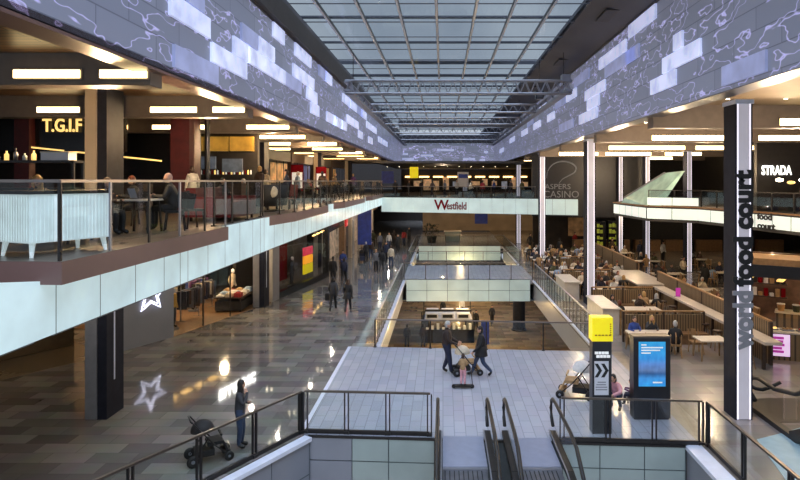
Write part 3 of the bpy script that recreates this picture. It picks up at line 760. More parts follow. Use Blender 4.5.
# ------------------------------------------------------------------ escalators
def escalator(x0, x1, ytop, label):
    o = empty('escalator', ((x0+x1)/2,ytop,0), label, 'escalator', 'pair of down escalators')
    yc = 13.85
    MB().box(x0+.12,x1-.12,yc,ytop,-.3,.01).build('landing_plate', M['landing'], o)
    MB().box(x0+.12,x1-.12,yc-.12,yc,-.3,.0).build('comb_plate', M['steel'], o)
    f = MB(); y, z = yc-.12, -.04
    for k in range(26):
        drop = .0 if k < 2 else (.1 if k == 2 else .2)
        z -= drop
        f.mat(0).box(x0+.14,x1-.14,y-.4,y,z-.6,z)
        for g in range(9): 
            gx = x0+.17+g*(x1-x0-.34)/9; f.mat(1).box(gx,gx+.02,y-.4,y,z,z+.012)
        y -= .4
    f.build('steps', [M['step'], M['blackmat']], o)
    def zz(y): return 0 if y > 13.0 else -(13.0-y)*.5
    for x, nm in ((x0,'left'),(x1,'right')):
        path = [(x,15.55,.25),(x,15.75,.4),(x,15.85,.62),(x,15.78,.83),(x,15.6,.93),(x,15.2,.97),(x,14.2,.97),(x,13.4,.97),(x,12.8,.9),(x,11,.95+zz(11)),(x,8,.95+zz(8)),(x,4,.95+zz(4))]
        MB().tube(path,.045,8).build('handrail', M['rubber'], o, True)
        g = MB()
        ys = [15.7,13.4,12.8,11,8,4]
        for a, b2 in zip(ys[:-1], ys[1:]):
            g.face([(x,a,.1+zz(a)),(x,b2,.1+zz(b2)),(x,b2,.9+zz(b2)),(x,a,.9+zz(a))])
        g.build('glass_side', M['glass'], o)
        sk_ = MB()
        for a, b2 in zip([15.6,13.4,12.8,11,8],[13.4,12.8,11,8,4]):
            sk_.bar((x,a,.04+zz(a)),(x,b2,.04+zz(b2)),.15,.16)
        sk_.build('skirt', M['darksteel'], o)
        s2 = MB()
        for a, b2 in zip([15.6,13.4,12.8,11,8],[13.4,12.8,11,8,4]):
            s2.bar((x+(.09 if nm == 'left' else -.09),a,.13+zz(a)),(x+(.09 if nm == 'left' else -.09),b2,.13+zz(b2)),.03,.03)
        s2.build('skirt_trim', M['steel'], o)
escalator(-.13,1.15,15.5,'left escalator going down from the bridge toward the camera')
escalator(1.6,2.85,15.4,'right escalator going down from the bridge toward the camera')
# escalator on the far right going up toward the camera
o = empty('escalator', (9.6,16,0), 'dark escalator at the right edge with looped black handrails', 'escalator')
MB().prism([(8.0,15.3),(9.0,15.75),(10.2,16.38),(10.6,16.38),(10.6,12.5),(7.4,12.5)],-.05,.012).build('landing_plate', M['paleblue'], o)
MB().box(8.95,10.7,16.4,18.2,-.05,.012).build('comb_plate', M['darksteel'], o)
for x in (8.95,10.55):
    path = [(x,17.2,.3),(x,17.45,.45),(x,17.5,.7),(x,17.35,.92),(x,17.0,1.0),(x,16.2,.98),(x,15.2,1.2),(x,13.2,2.3),(x,9,4.7)]
    MB().tube(path,.06,8).build('handrail', M['rubber'], o, True)
    MB().face([(x,17.2,.05),(x,15.4,.05),(x,9,3.6),(x,9,4.6),(x,13.2,2.2),(x,15.2,1.1),(x,17.2,.95)]).build('glass_side', M['glass'], o)
    MB().bar((x,17.3,.06),(x,15.3,.06),.2,.14).bar((x,15.3,.06),(x,9,3.5),.2,.3).build('skirt', M['darksteel'], o)
f = MB()
for k in range(14): f.box(9.06,10.44,15.0-k*.42,15.42-k*.42,.2*k-.2,.2*k)
f.build('steps', M['step'], o)
o = empty('rope_barrier', (8.9,16.9,0), 'sagging black rail beside the lettered column', 'barrier')
MB().tube([(8.62,17.15,.92),(8.72,17.1,.80),(8.85,17.0,.72),(9.0,16.9,.72),(9.15,16.8,.82),(9.4,16.7,1.0)],.05,8).build('rope', M['rubber'], o, True)
MB().box(8.57,8.66,17.05,17.2,0,.98).build('post', M['blackmat'], o)

# ------------------------------------------------------------------ totem and digital kiosk
X0, Y0 = fp(602,434); W = .5
o = empty('totem_sign', (X0,Y0,0), 'tall black totem with yellow head and white double arrow panel', 'sign')
MB().box(X0-W/2,X0+W/2,Y0,Y0+.32,0,2.42).build('body', M['kioskside'], o)
yh = MB().box(X0-W/2-.01,X0+W/2+.03,Y0-.02,Y0+.36,2.42,3.03).build('yellow_head', M['yellow'], o)
ap = MB().box(X0-W/2+.05,X0+W/2-.08,Y0-.012,Y0,1.02,1.9).build('arrow_panel', M['white'], o)
f = MB(); cx = X0-.1
for k in (0,.17):
    f.face([(cx-.1+k,Y0-.016,1.84),(cx-.01+k,Y0-.016,1.84),(cx+.1+k,Y0-.016,1.66),(cx+.01+k,Y0-.016,1.66)])
    f.face([(cx+.1+k,Y0-.016,1.66),(cx+.01+k,Y0-.016,1.66),(cx-.1+k,Y0-.016,1.48),(cx-.01+k,Y0-.016,1.48)])
f.build('double_chevron', M['ink'], ap)
f = MB()
for k, (a, b2) in enumerate(((.08,.3),(.05,.3),(.03,.33),(.03,.33))): f.box(X0-.2+a,X0-.2+b2,Y0-.016,Y0-.012,1.34-k*.065,1.37-k*.065)
f.build('small_print', M['greylet'], ap)
f = MB()
for k in range(2):
    for j, (a, b2) in enumerate(((0,.09),(.1,.17),(.18,.26),(.27,.36))):
        f.box(X0-.19+a+k*.04,X0-.19+b2+k*.04,Y0-.012,Y0,2.08-k*.09,2.15-k*.09)
f.build('white_lettering', M['whitesoft'], o)
f = MB()
for j in range(5): f.box(X0-.19+j*.09,X0-.13+j*.09,Y0-.024,Y0-.02,2.56,2.6); 
for j in range(6): f.box(X0+.2,X0+.24,Y0-.024,Y0-.02,2.58+j*.055,2.61+j*.055)
f.build('head_lettering', pm('sign_mustard', (150,130,10), .5), yh)
X0, Y0 = fp(652,420); W = 1.02
o = empty('digital_kiosk', (X0,Y0,0), 'black freestanding digital screen kiosk with bright blue display', 'kiosk')
b = MB().box(X0-W/2,X0+W/2,Y0,Y0+.35,.04,2.28); b.build('casing', M['kioskside'], o)
MB().box(X0-W/2+.03,X0+W/2-.03,Y0+.03,Y0+.32,0,.06).build('plinth', M['darksteel'], o)
MB().box(X0-W/2-.01,X0+W/2+.01,Y0-.01,Y0+.36,2.26,2.31).build('top_trim', M['bronze'], o)
def screen_mat():
    m = D.materials.new('kiosk_screen'); m.use_nodes = True; nt = m.node_tree; b = nt.nodes['Principled BSDF']
    tc = nt.nodes.new('ShaderNodeTexCoord'); sp = nt.nodes.new('ShaderNodeSeparateXYZ'); nt.links.new(tc.outputs['Generated'], sp.inputs[0])
    cr = nt.nodes.new('ShaderNodeValToRGB'); nt.links.new(sp.outputs[2], cr.inputs[0])
    e = cr.color_ramp.elements; e[0].position = 0; e[0].color = lin((44,150,225))+(1,); e[1].position = 1; e[1].color = lin((40,160,220))+(1,)
    for p, c in ((.18,(58,140,214)),(.28,(40,84,140)),(.36,(90,120,170)),(.5,(84,128,196)),(.62,(48,140,214))):
        x = e.new(p); x.color = lin(c)+(1,)
    nz = nt.nodes.new('ShaderNodeTexNoise'); nz.inputs['Scale'].default_value = 5; nz.inputs['Detail'].default_value = 6; nt.links.new(tc.outputs['Generated'], nz.inputs['Vector'])
    mx = nt.nodes.new('ShaderNodeMix'); mx.data_type = 'RGBA'; mx.blend_type = 'OVERLAY'; mx.inputs['Factor'].default_value = .6
    nt.links.new(cr.outputs[0], mx.inputs['A']); nt.links.new(nz.outputs['Fac'], mx.inputs['B'])
    nt.links.new(mx.outputs['Result'], b.inputs['Emission Color']); b.inputs['Emission Strength'].default_value = 1.0; b.inputs['Base Color'].default_value = (.02,.03,.05,1); b.inputs['Roughness'].default_value = .2
    return m
s = MB().box(X0-.37,X0+.37,Y0-.012,Y0,.93,2.16).build('screen', screen_mat(), o)
f = MB()
for k, w in enumerate((.14,.6,.52,.26)): f.box(X0-.3,X0-.3+w,Y0-.016,Y0-.013,2.06-k*.075,2.095-k*.075)
f.box(X0+.02,X0+.28,Y0-.016,Y0-.013,1.02,1.06)
f.build('screen_text', M['whitesoft'], s)
# ------------------------------------------------------------------ people
def vadd(a, b): return tuple(a[i]+b[i] for i in range(3))
def joints(pose):
    J = dict(pel=(0,0,.96), wai=(0,0,1.09), che=(0,-.005,1.28), nek=(0,.005,1.45), hed=(0,-.01,1.53))
    for s, n in ((1,'L'),(-1,'R')):
        J.update({'sh'+n:(s*.155,0,1.385),'el'+n:(s*.215,.035,1.12),'wr'+n:(s*.225,-.05,.89),'ha'+n:(s*.222,-.075,.81),
                  'hi'+n:(s*.085,0,.9),'kn'+n:(s*.095,-.02,.49),'an'+n:(s*.1,.02,.085),'to'+n:(s*.115,-.15,.035)})
    if pose == 'walk':
        J.update(knR=(-.09,-.17,.5),anR=(-.09,-.32,.1),toR=(-.1,-.48,.07),knL=(.09,.06,.49),anL=(.09,.36,.17),toL=(.1,.24,.04),
                 elL=(.22,-.04,1.12),wrL=(.21,-.24,.95),haL=(.2,-.3,.89),elR=(-.22,.13,1.13),wrR=(-.22,.16,.88),haR=(-.22,.16,.8))
    if pose == 'push':
        for s, n in ((1,'L'),(-1,'R')): J.update({'el'+n:(s*.21,-.07,1.13),'wr'+n:(s*.18,-.31,1.03),'ha'+n:(s*.165,-.39,1.01)})
        J.update(knR=(-.09,-.1,.5),anR=(-.09,-.14,.09),toR=(-.1,-.31,.04),anL=(.09,.14,.11),toL=(.1,-.01,.035))
    if pose == 'phone':
        J.update(elR=(-.24,-.1,1.15),wrR=(-.09,-.2,1.36),haR=(-.05,-.16,1.44),elL=(.22,-.02,1.14),wrL=(.1,-.2,1.1),haL=(.02,-.22,1.14))
        J.update(knL=(.07,-.06,.5),anL=(.08,-.03,.09),toL=(.09,-.2,.035))
    if pose == 'carry':
        for s, n in ((1,'L'),(-1,'R')): J.update({'el'+n:(s*.22,.02,1.12),'wr'+n:(s*.13,-.24,1.1),'ha'+n:(s*.06,-.3,1.11)})
    if pose in ('sit','sit2'):
        for k in ('pel','wai','che','nek','hed','shL','shR'):
            x, y, z = J[k]; J[k] = (x, y-.03*(z-.96)*4, z-.42)
        for s, n in ((1,'L'),(-1,'R')):
            J.update({'hi'+n:(s*.09,-.02,.52),'kn'+n:(s*.12,-.42,.51),'an'+n:(s*.12,-.4,.09),'to'+n:(s*.13,-.55,.035),
                      'el'+n:(s*.23,-.14,.74),'wr'+n:(s*.14,-.36,.79),'ha'+n:(s*.1,-.44,.79)})
        if pose == 'sit2': J.update(elR=(-.25,-.2,.8),wrR=(-.1,-.3,1.0),haR=(-.06,-.26,1.07))
    if pose == 'squat':
        for k in ('pel','wai','che','nek','hed','shL','shR'):
            x, y, z = J[k]; J[k] = (x, y-(z-.96)*.55, z-.56+(-(z-.96)*.15))
        for s, n in ((1,'L'),(-1,'R')):
            J.update({'hi'+n:(s*.1,0,.38),'kn'+n:(s*.16,-.36,.5),'an'+n:(s*.13,-.08,.1),'to'+n:(s*.15,-.26,.035),
                      'el'+n:(s*.24,-.42,.62),'wr'+n:(s*.13,-.6,.6),'ha'+n:(s*.09,-.68,.58)})
    return J
RAD = dict(pel=.155,wai=.145,che=.17,nek=.062,hed=.055,sh=.085,el=.062,wr=.042,ha=.04,hi=.115,kn=.08,an=.055,to=.052)
CHAIN = ['pel','wai','che','nek','hed']
def body_mesh(pose, fingers=False, coat=1.0, legs=1.0, child=False):
    J = joints(pose); names = list(CHAIN); edges = [(0,1),(1,2),(2,3),(3,4)]; tags = [('pel','wai',1),('wai','che',1),('che','nek',1),('nek','hed',0)]
    P = {k: Vector(v) for k, v in J.items()}
    idx = {n: i for i, n in enumerate(names)}
    def add(n, p):
        idx[n] = len(names); names.append(n); P[n] = Vector(p)
    for s in 'LR':
        for a, b2, t in (('che','sh',1),('sh','el',1),('el','wr',1),('wr','ha',0)):
            aa = a if a == 'che' else a+s; add(b2+s, P[b2+s]); edges.append((idx[aa], idx[b2+s])); tags.append((aa, b2+s, t))
        for a, b2, t in (('pel','hi',2),('hi','kn',2),('kn','an',2),('an','to',3)):
            aa = a if a == 'pel' else a+s; add(b2+s, P[b2+s]); edges.append((idx[aa], idx[b2+s])); tags.append((aa, b2+s, t))
        if fingers:
            d = (P['ha'+s]-P['wr'+s]).normalized(); side = d.cross(Vector((1 if s == 'L' else -1,.2,.1))).normalized()
            curl = Vector((-1 if s == 'L' else 1, 0, 0))*.25
            for k, L in enumerate((.062,.075,.07,.055)):
                o = side*((k-1.5)*.019); a = P['ha'+s]+o+d*.02; m_ = a+d*L*.55; e = m_+(d+curl).normalized()*L*.5
                add('f%d%sa' % (k, s), a+d*.01); add('f%d%sb' % (k, s), m_); add('f%d%sc' % (k, s), e)
                edges += [(idx['ha'+s], idx['f%d%sa' % (k, s)]), (idx['f%d%sa' % (k, s)], idx['f%d%sb' % (k, s)]), (idx['f%d%sb' % (k, s)], idx['f%d%sc' % (k, s)])]
                tags.append(('ha'+s,'f%d%sc' % (k, s),0))
            a = lerp(P['wr'+s], P['ha'+s], .6); a = Vector(a)-side*.032
            add('t%sa' % s, a); add('t%sb' % s, a-side*.018+d*.03); add('t%sc' % s, a-side*.02+d*.062)
            edges += [(idx['wr'+s], idx['t%sa' % s]), (idx['t%sa' % s], idx['t%sb' % s]), (idx['t%sb' % s], idx['t%sc' % s])]
            tags.append(('wr'+s,'t%sc' % s,0))
    me = D.meshes.new('person'); me.from_pydata([tuple(P[n]) for n in names], edges, [])
    o = D.objects.new('person', me); COL.objects.link(o)
    sk_ = o.modifiers.new('skin', 'SKIN'); sk_.use_smooth_shade = True
    ly = me.skin_vertices[0] if len(me.skin_vertices) else None
    if ly is None:
        bm = bmesh.new(); bm.from_mesh(me); bm.verts.layers.skin.verify(); bm.to_mesh(me); bm.free(); ly = me.skin_vertices[0]
    for i, n in enumerate(names):
        if n[0] in 'ft' and n[1] in '0123LR': r = .0095
        else:
            r = RAD.get(n[:3], RAD.get(n[:2], .05))
            if n in ('pel','wai','che'): r *= coat
            if n[:2] in ('sh','el') : r *= (coat*.5+.5)
            if n[:2] in ('hi','kn'): r *= legs
        ly.data[i].radius = (r, r); ly.data[i].use_root = (i == 0)
    ss = o.modifiers.new('sub', 'SUBSURF'); ss.levels = 1; ss.render_levels = 1
    dg = bpy.context.evaluated_depsgraph_get()
    m2 = D.meshes.new_from_object(o.evaluated_get(dg)); D.objects.remove(o)
    # material per region: nearest limb
    segs = [(P[a], P[b2], t) for a, b2, t in tags]
    for k in range(5): m2.materials.append(None)
    if len(m2.materials) > 5: pass
    def near(c):
        best = 1e9; bt = 1
        for a, b2, t in segs:
            ab = b2-a; u = max(0, min(1, (c-a).dot(ab)/max(ab.length_squared, 1e-9))); dd = (a+ab*u-c).length - (.05 if t == 1 else 0)
            if dd < best: best = dd; bt = t
        return bt
    for p in m2.polygons: p.material_index = near(p.center); p.use_smooth = True
    # head joined into the same mesh
    H = P['hed']; hb = MB(); c = (H.x, H.y-.025, H.z+.095)
    if child: k = 1.25
    else: k = 1.0
    hb.mat(0).ell(c, (.074*k,.094*k,.115*k), 14, 10)
    hb.ell((c[0],c[1]-.092*k,c[2]-.015),(.010,.015,.024),8,6).ell((c[0],c[1]-.055*k,c[2]-.078*k),(.036,.03,.03),8,6)
    for s in (-1,1): hb.ell((c[0]+s*.075*k,c[1]+.005,c[2]-.01),(.012,.022,.032),8,6)
    hb.mat(4)
    for s in (-1,1): hb.ell((c[0]+s*.03,c[1]-.083*k,c[2]+.012),(.013,.012,.008),8,6)
    hb.mat(3).ell((c[0],c[1]-.088*k,c[2]-.058),(.024,.01,.007),8,6)
    hm = hb.mesh('head', [None]*5, smooth=True)
    bm = bmesh.new(); bm.from_mesh(m2); bm.from_mesh(hm); bm.to_mesh(m2); bm.free(); D.meshes.remove(hm)
    return m2, c, k
def hair_mesh(c, k, style):
    h = MB(); h.ell((c[0],c[1]+.012,c[2]+.012),(.084*k,.1*k,.118*k),14,7,0,.52)
    h.ell((c[0],c[1]+.045,c[2]-.01),(.078*k,.07*k,.11*k),12,8)
    if style == 'long':
        h.ell((c[0],c[1]+.05,c[2]-.15),(.098*k,.062*k,.24*k),12,9)
        for s in (-1,1): h.ell((c[0]+s*.075,c[1]+.0,c[2]-.12),(.03,.05,.2),8,7)
    if style == 'bob':
        h.ell((c[0],c[1]+.055,c[2]-.045),(.088*k,.062*k,.12*k),12,9)
    if style == 'bun':
        h.ell((c[0],c[1]+.12,c[2]+.05),(.045,.045,.045),10,7)
    return h.mesh('hair', [None], smooth=True)
BODY = {}
def cloth(name, rgb): return pm('cloth_'+name.replace(' ','_'), rgb, .75, var=.2, scale=7)
CL = {n: cloth(n, c) for n, c in {'black':(20,20,23),'charcoal':(44,44,48),'navy':(26,32,56),'brown':(70,50,38),'dark brown':(44,31,26),'grey':(104,104,108),'white':(200,198,194),'cream':(196,182,158),
   'red':(140,30,34),'blue':(40,64,130),'denim':(44,58,84),'tan':(160,130,92),'olive':(72,72,44),'pink':(206,150,160),'purple':(84,46,92),'teal':(34,88,94),'pale blue':(136,156,184),'mustard':(176,136,40)}.items()}
HAIRM = {n: pm('hair_'+n.replace(' ','_'), c, .5, var=.3, scale=20) for n, c in {'dark':(22,17,15),'brown':(58,38,26),'blonde':(176,140,86),'grey':(170,168,164),'auburn':(96,48,28)}.items()}
SHOE = pm('shoe_black', (18,17,17), .4)
def person(x, y, z, rz, pose, label, top='black', bottom='black', hair='dark', style='short', skin='skin', h=1.72, group=None, fingers=False, coat=1.0, legs=1.0, child=False):
    key = (pose, fingers, coat, legs, child)
    if key not in BODY: BODY[key] = body_mesh(*key)
    me, c, k = BODY[key]
    o = D.objects.new('person', me); COL.objects.link(o)
    for i, m in enumerate((M[skin], CL[top], CL[bottom], SHOE, M['ink'])):
        o.material_slots[i].link = 'OBJECT'; o.material_slots[i].material = m
    s = h/1.75; o.location = (x,y,z); o.rotation_euler = (0,0,rz); o.scale = (s,s,s)
    tag(o, label, 'person', group)
    hk = ('hair',)+key+(style,)
    if style != 'none':
        if hk not in BODY: BODY[hk] = hair_mesh(c, k, style)
        ho = D.objects.new('hair', BODY[hk]); COL.objects.link(ho); ho.parent = o
        ho.material_slots[0].link = 'OBJECT'; ho.material_slots[0].material = HAIRM[hair]
    return o
def coat_skirt(o, z0, z1, r0, r1, mat, name='coat', sy=.92):
    f = MB(); n = 14; b0 = len(f.v)
    prof = [(r0*1.15,z0),(r0*1.13,z0+.02),((r0+r1)/2,(z0+z1)/2),(r1,z1)]
    f.lathe(prof, (0,0,0), n); f.v = [(a,b2*sy+.005,c) for a,b2,c in f.v]
    me = f.mesh(name, mat, smooth=True); c = D.objects.new(name, me); COL.objects.link(c); c.parent = o; return c
FWD = 0.       # figures face -Y (toward the camera); PI faces away

# --- pushchair
def pushchair(loc, rz, label, shade, seatm, scale=1.):
    o = empty('pushchair', loc, label, 'pushchair'); x, y, z = loc
    f = MB()
    for s in (-.24,.24):
        f.tube([(x+s,y+.38,z+1.02),(x+s,y+.25,z+.85),(x+s,y-.1,z+.42),(x+s*.9,y-.42,z+.12)],.016,7)
        f.tube([(x+s,y+.05,z+.6),(x+s,y+.38,z+.13)],.016,7)
    f.build('frame', M['darksteel'], o)
    MB().tube([(x-.24,y+.38,z+1.02),(x-.2,y+.42,z+1.05),(x+.2,y+.42,z+1.05),(x+.24,y+.38,z+1.02)],.022,8).build('handle', M['rubber'], o, True)
    for sx in (-.26,.26):
        for yy, r in ((.38,.14),(-.42,.11)):
            w = MB().lathe([(r*.35,-.02),(r*.95,-.025),(r,-.01),(r,.01),(r*.95,.025),(r*.35,.02)],(x+sx,y+yy,z+r),14,'x').build('wheel', M['rubber'], o, True)
            MB().lathe([(r*.3,-.03),(r*.3,.03)],(x+sx,y+yy,z+r),10,'x').build('hub', M['steel'], w)
    MB().face([(x-.2,y+.22,z+.85),(x+.2,y+.22,z+.85),(x+.2,y+.02,z+.45),(x-.2,y+.02,z+.45)]).face([(x-.2,y+.25,z+.85),(x+.2,y+.25,z+.85),(x+.2,y+.05,z+.42),(x-.2,y+.05,z+.42)])\
        .box(x-.2,x+.2,y-.3,y+.05,z+.4,z+.48).box(x-.18,x+.18,y-.46,y-.28,z+.16,z+.22).bar((x,y-.3,z+.44),(x,y-.4,z+.2),.34,.04).bar((x-.21,y-.25,z+.62),(x+.21,y-.25,z+.62),.04,.04).build('seat', seatm, o)
    h = MB().ell((x,y+.14,z+.72),(.23,.27,.27),14,8,0,.5); h.build('hood', shade, o, True)
    MB().box(x-.2,x+.2,y-.1,y+.33,z+.17,z+.32).build('basket', M['blackmat'], o)
    o.rotation_euler = (0,0,rz); o.scale = (scale,)*3
    return o
def bag(x, y, z, w, h, mat, label, rz=0.):
    o = empty('shopping_bag', (x,y,z), label, 'bag')
    MB().box(x-w/2,x+w/2,y-w*.2,y+w*.2,z,z+h).build('bag_body', mat, o)
    f = MB()
    for s in (-.03,.03): f.tube([(x-w*.25,y+s,z+h),(x-w*.2,y+s,z+h+.12),(x+w*.2,y+s,z+h+.12),(x+w*.25,y+s,z+h)],.008,5)
    f.build('handles', M['darksteel'], o); o.rotation_euler = (0,0,rz); return o

# --- foreground figures
x, y = fp(240,447); w1 = person(x, y, 0, 1.75, 'phone', 'young person with long dark hair standing with pushchair behind lower left balustrade', 'charcoal', 'denim', 'dark', 'long', h=1.68, fingers=True)
x, y = fp(213,460); pushchair((x-.1,y-.0,0), 2.1, 'dark pushchair beside the long haired person at lower left', M['blackmat'], M['blackmat'], 1.0)
x, y = fp(447,373); m1 = person(x, y, 0, 1.45, 'push', 'grey haired person in dark jacket pushing a pushchair on the tiled bridge', 'dark brown', 'navy', 'grey', 'short', h=1.8, fingers=True, coat=1.4, legs=1.15)
pushchair((x+.66,y-.12,0), 1.75, 'cream hooded pushchair pushed by the grey haired person on the bridge', CL['cream'], CL['tan'], 1.0)
x, y = fp(481,376); m2_ = person(x, y, 0, -1.5, 'walk', 'person in long black coat and jeans striding across the tiled bridge', 'black', 'denim', 'dark', 'bob', h=1.7, fingers=True, coat=1.3)
coat_skirt(m2_, .72, 1.06, .22, .215, CL['black'])
x, y = fp(463,388); person(x, y, .09, 2.9, 'carry', 'small child in tan top and pink trousers riding a scooter on the bridge', 'tan', 'pink', 'brown', 'short', h=1.0, child=True)
sc = empty('scooter', (x,y,0), 'dark toy scooter under the small child on the bridge', 'scooter')
MB().box(x-.3,x+.3,y-.1,y+.1,.06,.09).build('deck', M['darksteel'], sc)
for s in (-.3,.3): MB().lathe([(.02,-.03),(.06,-.03),(.06,.03),(.02,.03)],(x+s,y,.06),12,'y').build('wheel', M['rubber'], sc)
MB().tube([(x+.3,y,.08),(x+.26,y,.6)],.015,6).tube([(x+.26,y-.15,.6),(x+.26,y+.15,.6)],.015,6).build('steering_column', M['wooddark'], sc)
# group behind the totem
x, y = fp(617,408); pk = person(x, y, 0, -.6, 'squat', 'person in pink cardigan and jeans crouching between totem and kiosk', 'pink', 'denim', 'dark', 'bob', h=1.72, fingers=True)
person(x+.55, y+.25, 0, -2.0, 'sit', 'small dark haired child in purple beside the digital kiosk', 'purple', 'navy', 'dark', 'short', h=1.0, child=True)
st = empty('step_stool', (x+.55,y+.25,0), 'low dark stool under the small child beside the kiosk', 'stool')
MB().box(x+.4,x+.7,y+.1,y+.4,.2,.25).build('seat', M['wooddark'], st)
for a in (.42,.66):
    for b2 in (.12,.36): MB().box(x+a,x+a+.03,y+b2,y+b2+.03,0,.2).build('leg', M['wooddark'], st)
x, y = fp(577,397); pushchair((x,y,0), -1.9, 'tan and black pushchair with white hood left of the totem', CL['white'], CL['tan'], 1.15)
# concourse walkers
x, y = fp(333,311); person(x, y, 0, PI, 'walk', 'person in dark jacket walking away, left of the concourse pair', 'charcoal', 'black', 'dark', 'short', h=1.74)
x, y = fp(348,312); p_ = person(x, y, 0, PI, 'walk', 'person in black flared coat walking away, right of the concourse pair', 'black', 'charcoal', 'brown', 'long', h=1.68)
coat_skirt(p_, .72, 1.04, .26, .19, CL['black'])
x, y = fp(329,308); bag(x-.02, y-.1, .42, .34, .34, M['blackmat'], 'black shopping bag hanging beside the left walker of the concourse pair')
x, y = fp(333,285); person(x, y, 0, PI, 'stand', 'tall person in black coat walking by the dark shop window', 'black', 'black', 'dark', 'short', h=1.82, coat=1.15)
x, y = fp(344,284); person(x, y, 0, PI, 'walk', 'person in navy coat beside the tall person at the dark shop window', 'navy', 'black', 'dark', 'bob', h=1.7, coat=1.1)
x, y = fp(343,275); person(x, y, 0, 0.2, 'carry', 'person in bright blue jacket standing at the dark shop doorway', 'blue', 'charcoal', 'dark', 'short', h=1.76, coat=1.1)
WALK = [(376,272,'grey','black','blonde','bob','person in grey coat linking arms in mid concourse'),(381.5,272,'black','charcoal','dark','short','person in black coat linking arms in mid concourse'),
 (391,268,'cream','denim','brown','short','person in cream jumper near the concourse railing'),(386,264,'navy','black','dark','short','person in navy walking by the far concourse railing'),
 (366,262,'charcoal','black','grey','short','person in charcoal beside the distant pushchair'),(371,259,'brown','denim','dark','bob','person in brown behind the distant pushchair'),
 (398,253,'black','black','dark','short','person in black far along the railing'),(394,248,'dark brown','black','brown','short','person in dark brown at the far end of the concourse'),
 (404,246,'red','denim','dark','bob','person in red jacket at the far end of the concourse'),(389,250,'white','denim','dark','short','person in white shirt far down the concourse'),
 (380,251,'grey','navy','blonde','bob','person in grey with blonde hair far down the concourse'),(373,248,'olive','black','dark','short','person in olive by the far left shops'),
 (409,243,'charcoal','black','dark','short','most distant person in charcoal on the concourse')]
for k, (px, py, t, bt, hr, stl, lb) in enumerate(WALK):
    x, y = fp(px, py); person(x, y, 0, PI if k % 3 else 0.2, 'walk' if k % 2 else 'stand', lb, t, bt, hr, stl, h=1.66+.04*(k % 4))
x, y = fp(362,262); pushchair((x,y,0), .2, 'distant dark pushchair in the middle of the concourse', M['blackmat'], CL['navy'])
# ground floor figures
for (px, py, t, bt, hr, lb) in [(407,347.5,'charcoal','black','dark','person in charcoal on the ground floor below, leftmost by the bridge glass'),(423,347.5,'dark brown','charcoal','dark','person in brown on the ground floor below, second by the bridge glass'),
   (476,331,'black','black','dark','person in black on the ground floor right of the white kiosk'),(492,325,'charcoal','black','dark','person standing alone in the middle of the ground floor'),
   (443,318,'black','navy','brown','person standing behind the ground floor kiosk, left'),(462,316,'white','black','dark','person in white behind the ground floor kiosk, right')]:
    x, y = fp(px, py, G); person(x, y, G, PI if px < 430 else 0, 'stand' if px != 492 else 'walk', lb, t, bt, hr, 'short', h=1.7)
def kiosk_stall():
    x, y = fp(450,343,G)
    o = empty('retail_kiosk', (x,y,G), 'black and white retail kiosk on the ground floor below the void', 'kiosk')
    MB().box(x-2.2,x+1.8,y,y+.5,G,G+1.0).box(x-2.2,x-1.7,y,y+5,G,G+1.0).box(x+1.3,x+1.8,y,y+5,G,G+1.0).build('counter', M['blackmat'], o)
    f = MB().box(x-2.0,x+1.8,y+3,y+6,G+1.0,G+1.1)
    for k in range(3): f.box(x-1.9+k*1.25,x-.9+k*1.25,y+3.2,y+5.5,G+1.1,G+1.45)
    f.build('worktop', M['white'], o)
    f = MB()
    for k in range(3): f.box(x-1.8+k*1.25,x-1.0+k*1.25,y+3.18,y+3.2,G+1.15,G+1.4)
    f.box(x-2.,x+1.8,y+4.1,y+4.3,G+1.45,G+1.6)
    f.build('dark_display', M['ink'], o)
    f = MB()
    for k in range(9): f.box(x-1.8+.4*k,x-1.6+.4*k,y+.02,y+.3,G+1.0,G+1.1+.15*(k % 3))
    f.build('goods', M['white'], o)
    MB().box(x+2.3,x+2.9,y-.4,y-.3,G,G+1.7).build('notice_board', M['blue'], o)
    f = MB()
    for sx in (-2.15,1.7):
        for sy in (.05,4.9): f.box(x+sx,x+sx+.08,y+sy,y+sy+.08,G,G+2.3)
    f.build('post', M['darksteel'], o)
kiosk_stall()
x, y = fp(519,330,G); o = empty('ground_column', (x,y,G), 'dark round column on the ground floor at the right of the void', 'column')
MB().lathe([(.55,G),(.5,G+.3),(.5,G+3.9)],(x,y,0),16).build('shaft', M['coldark'], o); MB().lathe([(.62,G),(.62,G+.12)],(x,y,0),16).build('base', M['darksteel'], o)
# ------------------------------------------------------------------ lower left shopfronts
SF = [(-14.6,19.2),(-12.3,23.4),(-11.4,25.4),(-10.2,29.4),(-9.1,33.5),(-7.9,41.4),(-8.1,49.0),(-8.2,60.),(-8.2,75.)]
def seg(i, j=None):
    p, q = SF[i], SF[i+1 if j is None else j]; return Vector((p[0],p[1],0)), Vector((q[0],q[1],0))
class Front:
    """builder laid along a shopfront line: s along, d depth into the shop, z up"""
    def __init__(s, P, Q): s.P = P; s.d = (Q-P).normalized(); s.L = (Q-P).length; s.n = Vector((-s.d.y, s.d.x, 0)); s.m = MB()
    def box(s, a, b, d0, d1, z0, z1):
        q = [s.P+s.d*a+s.n*d0, s.P+s.d*b+s.n*d0, s.P+s.d*b+s.n*d1, s.P+s.d*a+s.n*d1]
        s.m.prism([(v.x,v.y) for v in q], z0, z1); return s
    def at(s, a, d): v = s.P+s.d*a+s.n*d; return (v.x, v.y)
    def new(s): s.m = MB(); return s
